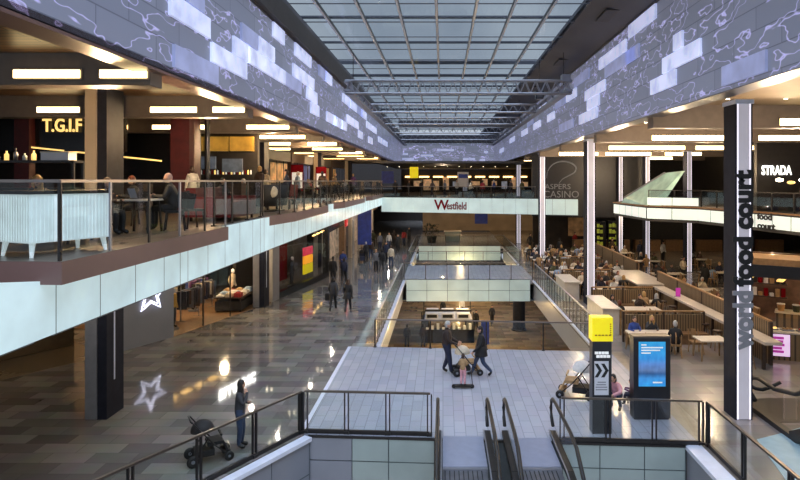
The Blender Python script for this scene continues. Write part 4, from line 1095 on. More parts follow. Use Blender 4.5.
# shop A (dark, brown bulkhead), at far left
A = Front(Vector((-19,13.3,0)), Vector((SF[1][0],SF[1][1],0)))
o = empty('shopfront', (A.at(4,0)[0],A.at(4,0)[1],0), 'dim brown shop behind the grey faced column at far left', 'shopfront')
A.L -= .6
A.new().box(0,A.L,0,6,-.02,.012).m.build('shop_floor', M['shopfloor'], o)
A.new().box(0,A.L,5.8,6,0,4.37).m.build('back_wall', M['wooddark'], o)
A.new().box(0,A.L-.2,2.4,2.6,2.2,4.375).m.build('bulkhead', M['dark'], o)
A.new().box(0,A.L-.2,2.5,2.7,.02,1.5).m.build('counter', pm('brown_counter', (92,74,48), .4), o)
A.new().box(0,A.L-.1,2.3,2.9,1.5,1.62).m.build('counter_top', M['wooddark'], o)
f = A.new()
for k in range(7): f.box(.5+k*1.6,.6+k*1.6,3.2,3.3,1.6,2.5)
for k in range(12): f.box(.4+k,.9+k,4.4,4.8,1.75+.2*(k%2),2.0+.3*(k%3))
f.m.build('display', M['woodmid'], o)
f = A.new()
for k in range(5): f.box(1+k*2,2+k*2,3.6,3.8,3.5,3.6)
f.m.build('shop_light', M['strip2'], o)
# pilaster + star wall
B = Front(*seg(1)); 
B2 = Front(Vector((-12.55,22.95,0)), Vector((-11.4,25.4,0)))
struct('trim_6', B2.new().box(-.05,.25,-.05,.6,0,4.375).m, M['woodmid'])
struct('wall_star', B2.new().box(.28,B2.L,0,.5,0,4.375).m, M['greypanel'])
sx, sy = B2.at(1.55,-.06)
o = empty('neon_star', (sx,sy,1.6), 'white neon star outline on the grey shop wall', 'sign')
pts = []
for k in range(11):
    t = PI/2+k*PI/5; r = .62 if k % 2 == 0 else .27
    v = B2.P+B2.d*(1.55+r*math.cos(t)*1.25)+B2.n*-.06; pts.append((v.x,v.y,1.98+r*math.sin(t)*1.15))
MB().tube(pts,.022,6).build('neon_tube', M['neon'], o, True)
pts2 = [(sx+(p[0]-sx)*.72,sy+(p[1]-sy)*.72-.005,1.98+(p[2]-1.98)*.72) for p in pts]
MB().tube(pts2,.014,6).build('inner_tube', M['neon'], o, True)
# shop C: clothes shop
C_ = Front(Vector((-11.4,25.4,0)), Vector((-9.35,32.6,0)))
o = empty('shopfront', (C_.at(3,0)[0],C_.at(3,0)[1],0), 'open clothes shop with lit interior left of the dark shop window', 'shopfront')
C_.new().box(0,C_.L,0,8,-.02,.02).m.build('shop_floor', M['woodmid'], o)
C_.new().box(0,C_.L,6,6.2,0,4.37).m.build('back_wall', pm('shop_back', (104,84,66), .6, var=.4, scale=2), o)
C_.new().box(0,C_.L,0,.3,3.25,4.375).m.build('bulkhead', M['dark'], o)
for a in (1.9,3.9): C_.new().box(a,a+.05,0,.05,0,3.25).m.build('mullion', M['darksteel'], o)
C_.new().box(.0,1.9,.01,.03,.05,3.25).box(1.95,3.9,.01,.03,.05,3.25).m.build('window_pane', M['shopglass'], o)
f = C_.new()
for k in range(6): f.box(.6+k*1.05,1.2+k*1.05,2.5,2.8,3.9,3.95)
f.m.build('shop_light', M['strip2'], o)
nx_, ny_ = C_.at(4.42,-.08)
sg = text('shop_name', 'BLUE INC', .6, (nx_,ny_,3.3), M['brightlet'], rot=(PI/2,0,math.atan2(C_.d.y,C_.d.x)), parent=o, bold=.012, width=2.95)
def rack(fr, a, d, cols, label):
    x, y = fr.at(a, d); o = empty('clothes_rail', (x,y,0), label, 'clothes rail'); f = MB()
    for s in (-.6,.6): f.bar((x+s*.3,y+s,0),(x+s*.3,y+s,1.45),.04,.04); f.bar((x+s*.3-.25,y+s,.02),(x+s*.3+.25,y+s,.02),.04,.04)
    f.bar((x-.18,y-.6,1.45),(x+.18,y+.6,1.45),.04,.04); f.build('frame', M['steel'], o)
    for k in range(8):
        t = -.52+k*.148; MB().box(x+t*.3-.22,x+t*.3+.22,y+t-.04,y+t+.04,.55+.1*(k%3),1.4).build('garment', CL[cols[k % len(cols)]], o)
rack(C_, 3.0, 1.6, ['charcoal','black','brown','grey'], 'clothes rail of dark garments behind the shop glass')
rack(C_, 5.8, 3.4, ['blue','white','charcoal','purple'], 'clothes rail of mixed garments at the back of the clothes shop')
rack(C_, 4.95, 2.3, ['charcoal','cream','brown','navy'], 'clothes rail of mixed garments between table and glass')
rack(C_, 2.2, 4.2, ['grey','black','tan'], 'clothes rail of grey and tan garments in the middle of the shop')
rack(C_, 6.9, 4.8, ['black','red','charcoal'], 'clothes rail with red garments in the far shop corner')
rack(C_, 1.2, 3.4, ['black','charcoal','olive'], 'clothes rail of black garments deep behind the star wall')
def display_table(fr, a, d, label, cols):
    x, y = fr.at(a, d); o = empty('display_table', (x,y,0), label, 'table')
    MB().box(x-.7,x+.7,y-1,y+1,.7,.76).build('table_top', M['wooddark'], o)
    for i in (-.6,.55):
        for j in (-.9,.85): MB().box(x+i,x+i+.06,y+j,y+j+.06,0,.7).build('leg', M['wooddark'], o)
    MB().box(x-.66,x+.66,y-.96,y+.96,.1,.55).build('under_shelf', M['blackmat'], o)
    for i in range(3):
        for j in range(4):
            c = cols[(i*4+j) % len(cols)]; q = empty('folded_clothes', (x-.45+i*.45,y-.75+j*.5,.76), 'pile of folded %s garments, %s row and %s place, on the %s' % (c, nth(j), nth(i), 'shop entrance table' if d < 2 else 'inner shop table'), 'clothes', 'folded clothes on shop tables')
            hh = .08+.06*((i+j) % 3)
            MB().box(x-.62+i*.45,x-.28+i*.45,y-.93+j*.5,y-.57+j*.5,.76,.76+hh).build('pile', CL[c], q)
            MB().ell((x-.45+i*.45,y-.75+j*.5,.76+hh),(.15,.15,.07),10,6).build('top_garment', CL[c], q, True)
display_table(C_, 5.6, .95, 'dark table of folded clothes at the clothes shop entrance', ['white','pale blue','tan','red','cream'])
display_table(C_, 4.3, 4.6, 'dark table of folded clothes deep inside the clothes shop', ['charcoal','blue','cream'])
def mannequin(fr, a, d, top, bottom, label, z=.0):
    x, y = fr.at(a, d); o = person(x, y, .1, 1.3, 'stand', label, top, bottom, 'dark', 'none', h=1.8); o.name = 'mannequin'; o['category'] = 'mannequin'
    b = MB().lathe([(.25,0),(.25,.09),(.2,.1)],(0,0,-.1*1.75/1.8),16); m_ = b.mesh('stand_base', M['steel'], smooth=False); c = D.objects.new('stand_base', m_); COL.objects.link(c); c.parent = o
    o.material_slots[0].material = M['white']
mannequin(C_, 1.0, .9, 'mustard', 'charcoal', 'shop mannequin in a mustard jacket behind glass beside the star wall')
mannequin(C_, 2.2, 2.2, 'charcoal', 'black', 'shop mannequin in charcoal in the middle of the clothes shop')
mannequin(C_, 6.6, 1.8, 'cream', 'brown', 'shop mannequin in cream at the right end of the clothes shop')
mannequin(C_, 4.5, 2.6, 'purple', 'navy', 'shop mannequin in purple behind the entrance table')
# pier + shop D dark window
D_ = Front(Vector((-9.3,32.8,0)), Vector((-7.9,41.4,0)))
struct('trim_7', D_.new().box(-.1,.75,-.03,.6,0,4.375).m, M['colgrey'])
o = empty('shopfront', (D_.at(4,0)[0],D_.at(4,0)[1],0), 'dark glazed shop window with screens and a lit panel', 'shopfront')
D_.new().box(.8,D_.L,0,.3,3.3,4.375).box(.8,D_.L,-.02,.3,0,.35).m.build('surround', M['black'], o)
D_.new().box(.8,D_.L,2.6,2.8,.35,3.3).m.build('back_panel', M['dark'], o)
D_.new().box(.8,D_.L-.05,.1,.12,.35,3.3).m.build('window_pane', M['shopglass'], o)
f = D_.new()
for k in range(5): f.box(1.0,2.4,1.3,1.35,.5+k*.55,.9+k*.55)
f.m.build('display_screen', pm('grey_screen', (120,124,130), .4, emit=(120,126,134), es=.5, var=.7, scale=3), o)
D_.new().box(5.6,7.1,.5,.6,.6,1.2).m.build('lit_panel', M['yellow'], o)
D_.new().box(5.6,7.1,.5,.6,1.25,1.75).m.build('orange_panel', pm('orange_panel', (236,150,30), .5, emit=(240,160,40), es=1.1), o)
D_.new().box(5.6,7.1,.5,.6,1.8,2.3).m.build('red_panel', pm('crimson_panel', (190,40,70), .5, emit=(200,44,74), es=.9), o)
D_.new().box(3.0,4.6,1.2,1.3,.5,3.0).m.build('window_banner', M['redlet'], o)
mannequin(D_, 4.6, .9, 'black', 'black', 'shop mannequin in black inside the dark glazed window')
# shop E: black entrance with red numeral sign
E = Front(Vector((-7.9,41.4,0)), Vector((-8.1,49,0)))
o = empty('shopfront', (E.at(3,0)[0],E.at(3,0)[1],0), 'black shop entrance with red projecting sign', 'shopfront')
E.new().box(0,E.L,0,.3,3.0,4.375).box(0,.5,0,.4,0,3).m.build('surround', M['black'], o)
E.new().box(0,E.L,3,3.2,0,3.0).m.build('back_panel', pm('shop_dim', (60,52,50), .6, var=.6, scale=3), o)
E.new().box(5.2,6.4,-.5,-.4,3.05,4.1).m.build('red_sign', M['redbright'], o)
f = E.new()
for k in range(4): f.box(1+k*1.5,1.8+k*1.5,1.2,1.3,2.7,2.76)
f.m.build('shop_light', M['strip2'], o)
for i, (j, lb, mm) in enumerate(((5,'pale tan shopfront with lit doorway behind the black entrance',M['woodmid']),(6,'grey shopfront beside the blue banner',M['colgrey']),(7,'most distant shopfront on the left concourse',M['wood']))):
    F = Front(*seg(j) if j < 7 else (Vector((-8.2,60,0)),Vector((-8.2,75,0)))) if j != 5 else Front(Vector((-8.1,49,0)),Vector((-8.15,54,0)))
    if j == 6: F = Front(Vector((-8.15,54,0)),Vector((-8.2,60,0)))
    o = empty('shopfront', (F.at(2,0)[0],F.at(2,0)[1],0), lb, 'shopfront')
    F.new().box(0,F.L,0,.3,3.1,4.375).box(0,.9,-.05,.4,0,3.1).m.build('surround', mm, o)
    F.new().box(.9,F.L,1.5,1.7,0,3.1).m.build('lit_interior', pm('shop_glow_%d' % j, (170,150,130), .6, emit=(180,160,140), es=.35, var=.7, scale=2), o)
    F.new().box(F.L*.5,F.L*.5+.3,-.3,0,0,4.3).m.build('pier', M['colwarm'], o)
# far lower hall beyond the last bridge
struct('wall_far_lower', MB().box(XL,13,80,80.3,0,3.7), pm('far_tan_wall_glow', (150,124,92), .5, emit=(150,122,88), es=.12, var=.25, scale=.6))  # slight emission put into the wall to brighten it
o = empty('planter', (-1.2,64,0), 'dark bushy plant in a black tub on the farthest lower bridge', 'plant')
MB().lathe([(.42,0),(.55,.7),(.5,.75)],(-1.2,64,0),14).build('tub', M['blackmat'], o)
f = MB(); random.seed(2)
for k in range(160):
    a, r, z = random.random()*2*PI, random.random()**.5*.85, .7+random.random()*1.3
    c = Vector((-1.2+r*math.cos(a), 64+r*math.sin(a), z)); u = Vector((random.uniform(-1,1),random.uniform(-1,1),random.uniform(-.4,1))).normalized()*.22; w = u.cross(Vector((0,0,1))).normalized()*.07
    f.face([c-u, c+w, c+u, c-w])
f.build('foliage', M['leaf'], o)
o = empty('bridge_counter', (1.0,66,0), 'pale low counter on the farthest lower bridge', 'counter')
MB().box(.2,1.9,65.6,66.4,0,1.05).build('counter_body', M['paleglass'], o); MB().box(.1,2.0,65.5,66.5,1.05,1.1).build('counter_top', M['tablewhite'], o)

# ------------------------------------------------------------------ upper left restaurants
o = empty('restaurant_front', (-13.5,20.5,U), 'dark restaurant bar front with gold lit letters and red pillars', 'shopfront')
MB().box(-19,-10.9,20.3,20.7,7.6,9.2).build('fascia_panel', M['black'], o)
text('lit_name', 'T.G.I.F', .62, (-12.82,20.2,8.27), M['goldlet'], parent=o, bold=.012, width=1.32)
MB().box(-14.3,-13.8,20,20.3,U,9.25).build('red_pillar', M['red'], o)
MB().box(-10.0,-9.3,22,23,U,9.25).build('side_pillar', M['red'], o)
MB().box(-19,-10.4,25.5,25.8,U,9.25).build('back_wall', M['dark'], o)
MB().bar((-14,20.1,7.75),(-9.8,20.9,7.3),.05,.05).build('gold_rail', M['goldlet'], o)
MB().box(-18,-11.5,23,23.8,U,6.5).build('bar_counter', M['wooddark'], o)
o = empty('restaurant_front', (-10.0,26.0,U), 'second dark bar with yellow lit glass canopy and chalkboard menu', 'shopfront')
for k in range(3): MB().box(-11.9+k*1.15,-10.85+k*1.15,27,27.2,7.95,8.6).build('lit_panel', pm('amber_glass', (150,118,50), .3, emit=(190,146,60), es=.4, var=.6, scale=1.2), o)
MB().box(-12.1,-8.4,27.2,27.5,U,9.15).build('back_wall', M['dark'], o)
mb = MB().box(-11.9,-10.2,26.9,27,7.15,7.7).build('menu_board', pm('slate', (84,96,112), .5, emit=(84,98,116), es=.4, var=.4), o)
text('menu_words', 'Food & Drinks', .24, (-11.05,26.88,7.34), M['whitesoft'], parent=mb)
MB().box(-9.9,-9.0,26.9,27,7.0,7.6).build('menu_board', pm('slate2', (84,96,112), .5, emit=(84,98,116), es=.3, var=.4), o)
MB().box(-12,-8.6,25.6,26.2,U,6.5).build('bar_counter', M['wooddark'], o)
f = MB(); random.seed(4)
for k in range(26):
    x = -11.8+k*.125; f.mat(k % 3).lathe([(.035,6.9),(.035,7.05),(.015,7.1)],(x,27.1,0),6)
f.build('back_bottles', [M['goldlet'], M['whitesoft'], M['redlet']], o)
# dark panels and further shop fronts along the terrace
def unit(y0, y1, x, mat, glow, label, es):
    o = empty('restaurant_front', (x,(y0+y1)/2,U), label, 'shopfront')
    MB().box(x-.3,x,y0,y1,7.9,8.53).box(x-.3,x,y0,y0+.6,U,7.9).build('surround', mat, o)
    MB().box(x-1.6,x-1.4,y0,y1,U,7.9).build('lit_interior', pm('interior_'+glow[0], glow[1], .6, emit=glow[1], es=es, var=.75, scale=1.6), o)
    f = MB()
    for k in range(int((y1-y0)/1.6)): f.box(x-.15,x-.1,y0+.6+k*1.6,y0+.66+k*1.6,U,7.9)
    f.build('mullion', M['darksteel'], o)
    MB().box(x-1.3,x-.6,y0+.7,y1-.3,U,6.5).build('counter', M['wooddark'], o)
unit(27.6,34,-9.9,M['wooddark'],('amber',(150,104,60)),'brown panelled restaurant front behind the thin black post',.25)
unit(34.2,41,-10.4,M['dark'],('red',(120,50,40)),'dark red restaurant front along the left terrace',.4)
unit(41.2,48,-10.4,M['wooddark'],('cream',(190,150,100)),'cream lit restaurant front along the left terrace',.5)
unit(48.2,56,-10.4,M['dark'],('blue',(90,100,150)),'blue lit restaurant front along the left terrace',.4)
unit(56.2,66,-10.4,M['wooddark'],('warm',(200,150,90)),'farthest lit restaurant front along the left terrace',.5)
for (x, y, lb) in ((-9.3,38.3,'framed menu stand on the left terrace, nearer'),(-9.0,44.3,'framed menu stand on the left terrace, farther')):
    o = empty('menu_stand', (x,y,U), lb, 'sign')
    MB().box(x-.4,x+.4,y-.03,y+.03,U+.5,U+2.2).build('board', M['redlet'], o); MB().box(x-.33,x+.33,y-.04,y-.03,U+.7,U+1.7).build('menu_sheet', M['whitesoft'], o)
    MB().bar((x-.35,y,U),(x-.35,y,U+.5),.04,.04).bar((x+.35,y,U),(x+.35,y,U+.5),.04,.04).build('legs', M['darksteel'], o)
# white cabinet by the terrace corner
o = empty('serving_cabinet', (-6.2,9.55,U), 'white ribbed serving cabinet on tapered legs at the terrace corner', 'cabinet')
L, Wd = 1.3, .8
cx, cy = -6.2, 9.62
f = MB().box(cx-Wd/2,cx+Wd/2,cy-L/2,cy+L/2,U+.22,U+.95)
for k in range(22): 
    a = cy-L/2+.03+k*L/22; f.box(cx+Wd/2,cx+Wd/2+.012,a,a+.03,U+.24,U+.93)
for k in range(13):
    a = cx-Wd/2+.02+k*Wd/13; f.box(a,a+.03,cy-L/2-.012,cy-L/2,U+.24,U+.93)
f.build('cabinet_body', M['whitepaint'], o)
MB().box(cx-Wd/2-.03,cx+Wd/2+.03,cy-L/2-.03,cy+L/2+.03,U+.95,U+1.0).build('cabinet_top', M['black'], o)
for i in (-1,1):
    for j in (-1,1):
        px, py = cx+i*(Wd/2-.08), cy+j*(L/2-.08)
        MB().tube([(px,py,U+.22),(px+i*.03,py+j*.03,U)],[.045,.025],8).build('leg', M['whitepaint'], o)
for ch in o.children: pass
# rotate the cabinet to follow the balustrade corner
for ob in list(o.children):
    ob.data.transform(Matrix.Translation((cx-o.location.x,cy-o.location.y,0)) @ Matrix.Rotation(-.42, 4, 'Z') @ Matrix.Translation((-(cx-o.location.x),-(cy-o.location.y),0)))
# tall shelf behind with bottles
o = empty('bar_shelf', (-9.2,13.,U), 'thin metal bar shelf carrying bottles behind the white cabinet', 'shelf')
f = MB().box(-10.9,-8.0,13,13.4,U+1.55,U+1.6)
for x in (-10.9,-8.05): f.box(x,x+.05,13,13.05,U,U+1.6).box(x,x+.05,13.35,13.4,U,U+1.6)
f.build('shelf_frame', M['darksteel'], o); MB().box(-10.9,-8.0,13,13.4,U+.95,U+1.0).build('lower_shelf', M['blackmat'], o)
random.seed(9)
for k in range(9):
    x = -10.6+k*.2; hh = random.uniform(.14,.28)
    b = empty('bottle', (x,13.2,U+1.6), '%s bottle from the left on the thin bar shelf, %s' % (nth(k), ['clear','white','gold'][k % 3]), 'bottle', 'bottles on the bar shelf')
    MB().lathe([(.045,U+1.6),(.045,U+1.6+hh*.65),(.018,U+1.6+hh*.8),(.018,U+1.6+hh)],(x,13.2,0),10).build('bottle_body', [M['steel'],M['white'],M['goldlet']][k % 3], b, True)
    MB().lathe([(.02,U+1.6+hh),(.02,U+1.62+hh)],(x,13.2,0),8).build('cap', M['blackmat'], b)
b = empty('box', (-8.45,13.2,U+1.6), 'white carton on the right end of the thin bar shelf', 'box')
MB().box(-8.75,-8.15,13.05,13.35,U+1.6,U+1.78).build('carton', M['white'], b); MB().box(-8.76,-8.14,13.04,13.36,U+1.76,U+1.79).build('lid', M['tablewhite'], b)

# ------------------------------------------------------------------ seats and tables
def mk_chair(label, loc, seatm, legm, group=None, arms=False, h=.88):
    o = empty('chair', loc, label, 'chair', group); x, y, z = loc
    MB().box(x-.21,x+.21,y-.22,y+.2,z+.42,z+.47).build('seat', seatm, o)
    MB().bar((x,y+.2,z+.52),(x,y+.27,z+h),.4,.03,up=(1,0,0)).bar((x-.19,y+.2,z+.45),(x-.19,y+.27,z+h),.03,.03).bar((x+.19,y+.2,z+.45),(x+.19,y+.27,z+h),.03,.03).build('backrest', seatm, o)
    for i in (-1,1):
        for j in (-1,1): MB().bar((x+i*.18,y+j*.17,z+.43),(x+i*.21,y+j*.22,z),.03,.03).build('leg', legm, o)
    return o
def mk_table(label, loc, w, d, topm, legm, group=None, h=.75):
    o = empty('table', loc, label, 'table', group); x, y, z = loc
    MB().box(x-w/2,x+w/2,y-d/2,y+d/2,z+h-.04,z+h).build('table_top', topm, o)
    for i in (-1,1):
        for j in (-1,1): MB().bar((x+i*(w/2-.08),y+j*(d/2-.08),z+h-.03),(x+i*(w/2-.03),y+j*(d/2-.03),z),.04,.04).build('leg', legm, o)
    return o
# terrace bay one
mk_table('small terrace table in front of the seated man in black', (-6.75,13.4,U), .7, .7, M['tablewhite'], M['darksteel'])
C1 = mk_chair('dark terrace chair under the seated man in black', (-6.25,14.0,U), M['blackmat'], M['darksteel']); C1.rotation_euler.z = PI*.5-PI+.35
person(-6.3, 14.0, U, -PI/2+.2, 'sit', 'bald person in black seated at the terrace table', 'black', 'black', 'grey', 'none', h=1.78, fingers=True, coat=1.15)
lp = empty('laptop', (-6.8,13.45,U+.75), 'small dark laptop on the small terrace table', 'laptop')
MB().box(-6.93,-6.67,13.3,13.6,U+.75,U+.765).build('keyboard_base', M['darksteel'], lp); MB().bar((-6.93,13.45,U+.77),(-7.0,13.45,U+.98),.3,.012,up=(1,0,0)).build('screen', M['steel'], lp)
def dc(lab, x, y, rz): 
    c = dup(C1, (x,y,U), rz, lab); return c
dc('dark terrace chair beside the end of the terrace glass', -6.1, 14.6, 2.4)
dc('dark terrace chair at left of the small terrace table', -7.3, 13.0, 1.2)
dc('dark terrace chair behind the white cabinet', -6.9, 11.9, .4)
dc('dark terrace chair farther back from the white cabinet', -7.8, 12.3, -.7)
T1 = mk_table('dark terrace table between the white cabinet and seated man', (-7.2,11.3,U), .8, .8, M['blackmat'], M['darksteel'])
person(-8.1, 12.0, U, .5, 'sit2', 'blonde person seated at far left behind the white cabinet', 'black', 'black', 'blonde', 'long', h=1.68)
dc('dark terrace chair under the blonde person at far left', -8.1, 12.0, .5)
person(-7.35, 13.0, U, 1.4, 'sit', 'dark haired person bending at the terrace behind the white cabinet', 'brown', 'black', 'brown', 'bob', h=1.62)
person(-8.0, 15.6, U, -.6, 'sit', 'brown haired person seated behind the column on the terrace', 'charcoal', 'black', 'auburn', 'short', h=1.7)
dc('dark terrace chair under the brown haired person', -8.0, 15.6, -.6)
# red sofa, red chair, tub chair
o = empty('sofa', (-6.5,18.0,U), 'dark red leather sofa behind the terrace glass', 'sofa')
MB().box(-7.1,-5.95,17.0,19.0,U+.12,U+.45).build('seat_base', M['leather'], o); MB().box(-7.3,-7.0,17.0,19.0,U+.12,U+.95).build('backrest', M['leather'], o)
for y in (16.9,18.95): MB().box(-7.3,-5.95,y,y+.15,U+.12,U+.7).build('armrest', M['leather'], o)
for y in (17.2,17.85,18.5): MB().box(-6.95,-5.95,y-.15,y+.45,U+.45,U+.55).build('seat_cushion', M['leather'], o)
for x in (-7.2,-6.05):
    for y in (17.05,18.85): MB().box(x,x+.06,y,y+.06,U,U+.13).build('foot', M['blackmat'], o)
c = mk_chair('red upholstered chair at the end of the terrace bay', (-6.2,24.2,U), M['leather'], M['wooddark'], h=1.0); c.rotation_euler.z = -.6
def tub(x, y, rz, label):
    o = empty('tub_chair', (x,y,U), label, 'chair')
    f = MB().lathe([(.36,U+.2),(.42,U+.5),(.45,U+1.0),(.38,U+1.0),(.34,U+.5)],(x,y,0),16); f.build('shell', M['blackmat'], o, True)
    MB().lathe([(.33,U+.4),(.33,U+.5)],(x,y,0),14).build('seat_cushion', M['darkblue'], o)
    MB().lathe([(.3,U),(.3,U+.03),(.05,U+.05),(.05,U+.2)],(x,y,0),12).build('pedestal', M['darksteel'], o)
    MB().ell((x+.2,y-.36,U+.75),(.2,.05,.22),12,8).build('round_cushion', M['cream'] if 'cream' in M else CL['cream'], o, True); o.rotation_euler.z = rz
tub(-6.6, 22.6, .2, 'black tub chair with round cream cushion, nearer of two'); tub(-6.5, 23.5, -.6, 'black tub chair with round cream cushion, farther of two')
for k in range(7):
    y = 31.6+k*1.35
    dup(C1, (-6.4,y,U), (k % 2)*PI, 'dark terrace dining chair, %s along the middle terrace bay' % nth(k), 'dark dining chairs on the middle terrace bay')
    if k % 2 == 0: dup(T1, (-7.2,y+.4,U), 0, 'dark terrace dining table, %s along the middle terrace bay' % nth(k//2), 'dark dining tables on the middle terrace bay')
random.seed(21)
TOPS = ['black','charcoal','navy','brown','grey','white','cream','red','blue','dark brown','olive','tan','purple','teal','pale blue']
for k in range(16):
    y = 20+k*2.1; x = -8.4-random.random()*1.2 if k % 2 else -7.4
    t = TOPS[(k*4+1) % len(TOPS)]
    sit = k % 3 == 0
    person(x, y, U, random.random()*6, 'sit' if sit else ('stand' if k % 2 else 'walk'), 'person in %s, %s from camera along the upper left terrace' % (t, nth(k)), t, 'black', ['dark','brown','blonde','grey'][k % 4], ['short','bob'][k % 2], h=1.66+.05*(k % 3))
    if sit: dup(C1, (x,y,U), 0, 'dark terrace chair under the person in %s, %s along the terrace' % (t, nth(k)))
# people on the upper bridge
for k in range(12):
    t = wp(.06+k*.07)
    person(t[0]+.1, t[1]+2.2+(k % 3)*1.8, 5.0, k*1.3, ['walk','stand','carry'][k % 3], 'person in %s, %s from left on the upper bridge' % (TOPS[k], nth(k)), TOPS[k], 'black', ['dark','brown','grey'][k % 3], 'short', h=1.7)
# ------------------------------------------------------------------ food court
def fence(name, x0, y0, x1, y1, z0, z1, label, mat, cat='screen', t=.06):
    o = empty(name, ((x0+x1)/2,(y0+y1)/2,0), label, cat)
    P, Q = Vector((x0,y0,0)), Vector((x1,y1,0)); d = (Q-P).normalized(); s = Vector((-d.y,d.x,0))*t/2
    MB().prism([(P+s)[:2],(Q+s)[:2],(Q-s)[:2],(P-s)[:2]], z0, z1-.06).build('batten_panel', mat, o)
    MB().bar(P+Vector((0,0,z1-.03)), Q+Vector((0,0,z1-.03)), .12, .06).build('top_rail', M['wood'], o)
    n = max(1, int((Q-P).length/2.5))
    for i in range(n+1):
        c = P+(Q-P)*(i/n); MB().box(c.x-.05,c.x+.05,c.y-.05,c.y+.05,0,z1-.05).build('post', M['wooddark'], o)
    return o
fence('slatted_screen', 11.75,21.5,12.0,33.5,.0,1.6,'long vertical slatted timber screen behind the white bar top',M['batten'])
o = empty('white_counter', (11.3,27,0), 'long white bar top in front of the slatted timber screen', 'counter')
MB().box(11.0,11.6,20.5,31.5,.98,1.08).build('counter_top', M['stone'], o); 
for k in range(6): MB().box(11.2,11.3,21+k*2.,21.1+k*2.,0,.98).build('support', M['wooddark'], o)
def stool(x, y, label):
    o = empty('bar_stool', (x,y,0), label, 'stool', 'stools along the white bar top')
    MB().lathe([(.17,.7),(.18,.73),(.17,.76)],(x,y,0),12).build('seat', M['wooddark'], o)
    for i in (-1,1):
        for j in (-1,1): MB().bar((x+i*.1,y+j*.1,.71),(x+i*.19,y+j*.19,0),.03,.03).build('leg', M['woodmid'], o)
    MB().box(x-.15,x+.15,y-.15,y-.13,.25,.27).box(x-.15,x+.15,y+.13,y+.15,.25,.27).build('footrest', M['steel'], o); return o
S1 = stool(10.75,21.2,'wooden bar stool at the white bar top, first from camera')
for k in range(1,9): dup(S1, (10.75,21.2+k*1.15,0), 0, 'wooden bar stool at the white bar top, %s from camera' % nth(k), 'stools along the white bar top')
o = empty('white_counter', (9.4,33,0), 'white stone counter end beyond the slatted screen', 'counter')
MB().box(10.6,12.2,32.5,37.5,.0,.95).build('counter_body', M['batten2'], o); MB().box(10.5,12.3,32.4,37.6,.95,1.02).build('counter_top', M['stone'], o)
fence('slatted_screen', 12.3,38.,12.6,50,.0,1.5,'long slatted timber screen farther along the food court',M['batten'])
# booths
def booth(x0, x1, y, label, h=1.25):
    o = empty('booth_bench', ((x0+x1)/2,y,0), label, 'bench')
    MB().box(x0,x1,y,y+.07,.25,h-.12).build('bench_back', M['batten2'], o); MB().box(x0,x1,y-.48,y,.36,.44).build('bench_seat', M['woodmid'], o)
    MB().bar((x0,y+.03,h),(x1,y+.03,h),.07,.06).build('top_rail', M['wood'], o)
    for x in (x0,(x0+x1)/2,x1): MB().box(x-.04,x+.04,y-.02,y+.08,0,h).build('post', M['wooddark'], o)
    MB().box(x0+.05,x1-.05,y-.4,y-.05,0,.36).build('bench_base', M['woodmid'], o)
booth(7.4,10.7,24.6,'slatted timber booth bench nearest the digital kiosk')
booth(7.5,10.6,30.2,'slatted timber booth bench beyond the white counter')
booth(7.2,10.2,36.2,'slatted timber booth bench third from the kiosk')
booth(8.2,11.2,42.4,'slatted timber booth bench fourth from the kiosk')
o = empty('serving_counter', (7.3,26.4,0), 'white boxed counter with pale wooden end near the void railing', 'counter')
MB().box(6.85,7.55,25.7,28.5,0,1.1).build('counter_body', M['tablewhite'], o); MB().box(6.8,7.6,25.6,28.6,1.1,1.16).build('counter_top', M['stone'], o); MB().box(7.56,7.62,25.65,28.5,.0,1.08).build('end_panel', M['wood'], o)
for (x, y, w) in ((6.7,31.5,.5),):
    o = empty('serving_counter', (7.0,33.5,0), 'second white boxed counter near the void railing', 'counter')
    MB().box(6.7,7.5,33,35.6,0,1.0).build('counter_body', M['tablewhite'], o); MB().box(6.65,7.55,32.9,35.7,1.0,1.06).build('counter_top', M['stone'], o)
# tables, chairs, seated people
TP = None; CP = None; cnt = 0
COLS = [['black','grey','navy'],['charcoal','white','brown'],['black','dark brown','cream'],['tan','black','charcoal'],['pale blue','black','olive']]
HR = ['dark','brown','blonde','grey','auburn']
def place_table(x, y, w, d, label, ph, seats, hgt=.75, grp='food court tables'):
    """seats: list of (dx, dy, rz, top or None); ph is a short phrase naming the table"""
    global TP, CP, cnt
    mk_table(label, (x,y,0), w, d, M['tablewhite'], M['wood'], grp, hgt)
    for (dx, dy, rz, top, side) in seats:
        lb = 'pale wooden chair, %s side of %s' % (side, ph)
        if CP is None: CP = mk_chair(lb, (x+dx,y+dy,0), M['wood'], M['wood'], 'food court chairs'); CP.rotation_euler.z = rz
        else: dup(CP, (x+dx,y+dy,0), rz, lb, 'food court chairs')
        if top:
            cnt += 1
            hr = HR[cnt % 5]
            person(x+dx, y+dy, 0, rz, 'sit' if cnt % 2 else 'sit2', 'seated person in %s, %s side of %s' % (top, side, ph), top, ['black','denim','charcoal'][cnt % 3], hr, ['short','bob','long'][cnt % 3], skin='skin' if cnt % 4 else 'skindark', h=1.64+.04*(cnt % 4), coat=1.0, group='seated diners')
def around(w, d, tops, n=4):
    out = []
    spots = [(-w*.25,-d/2-.28,PI,'near left'),(w*.25,-d/2-.28,PI,'near right'),(-w*.25,d/2+.28,0,'far left'),(w*.25,d/2+.28,0,'far right'),(-w/2-.3,0,PI/2,'left'),(w/2+.3,0,-PI/2,'right')]
    for i in n: s = spots[i]; t = tops[i % len(tops)] if tops else None; out.append((s[0],s[1],s[2],t,s[3]))
    return out
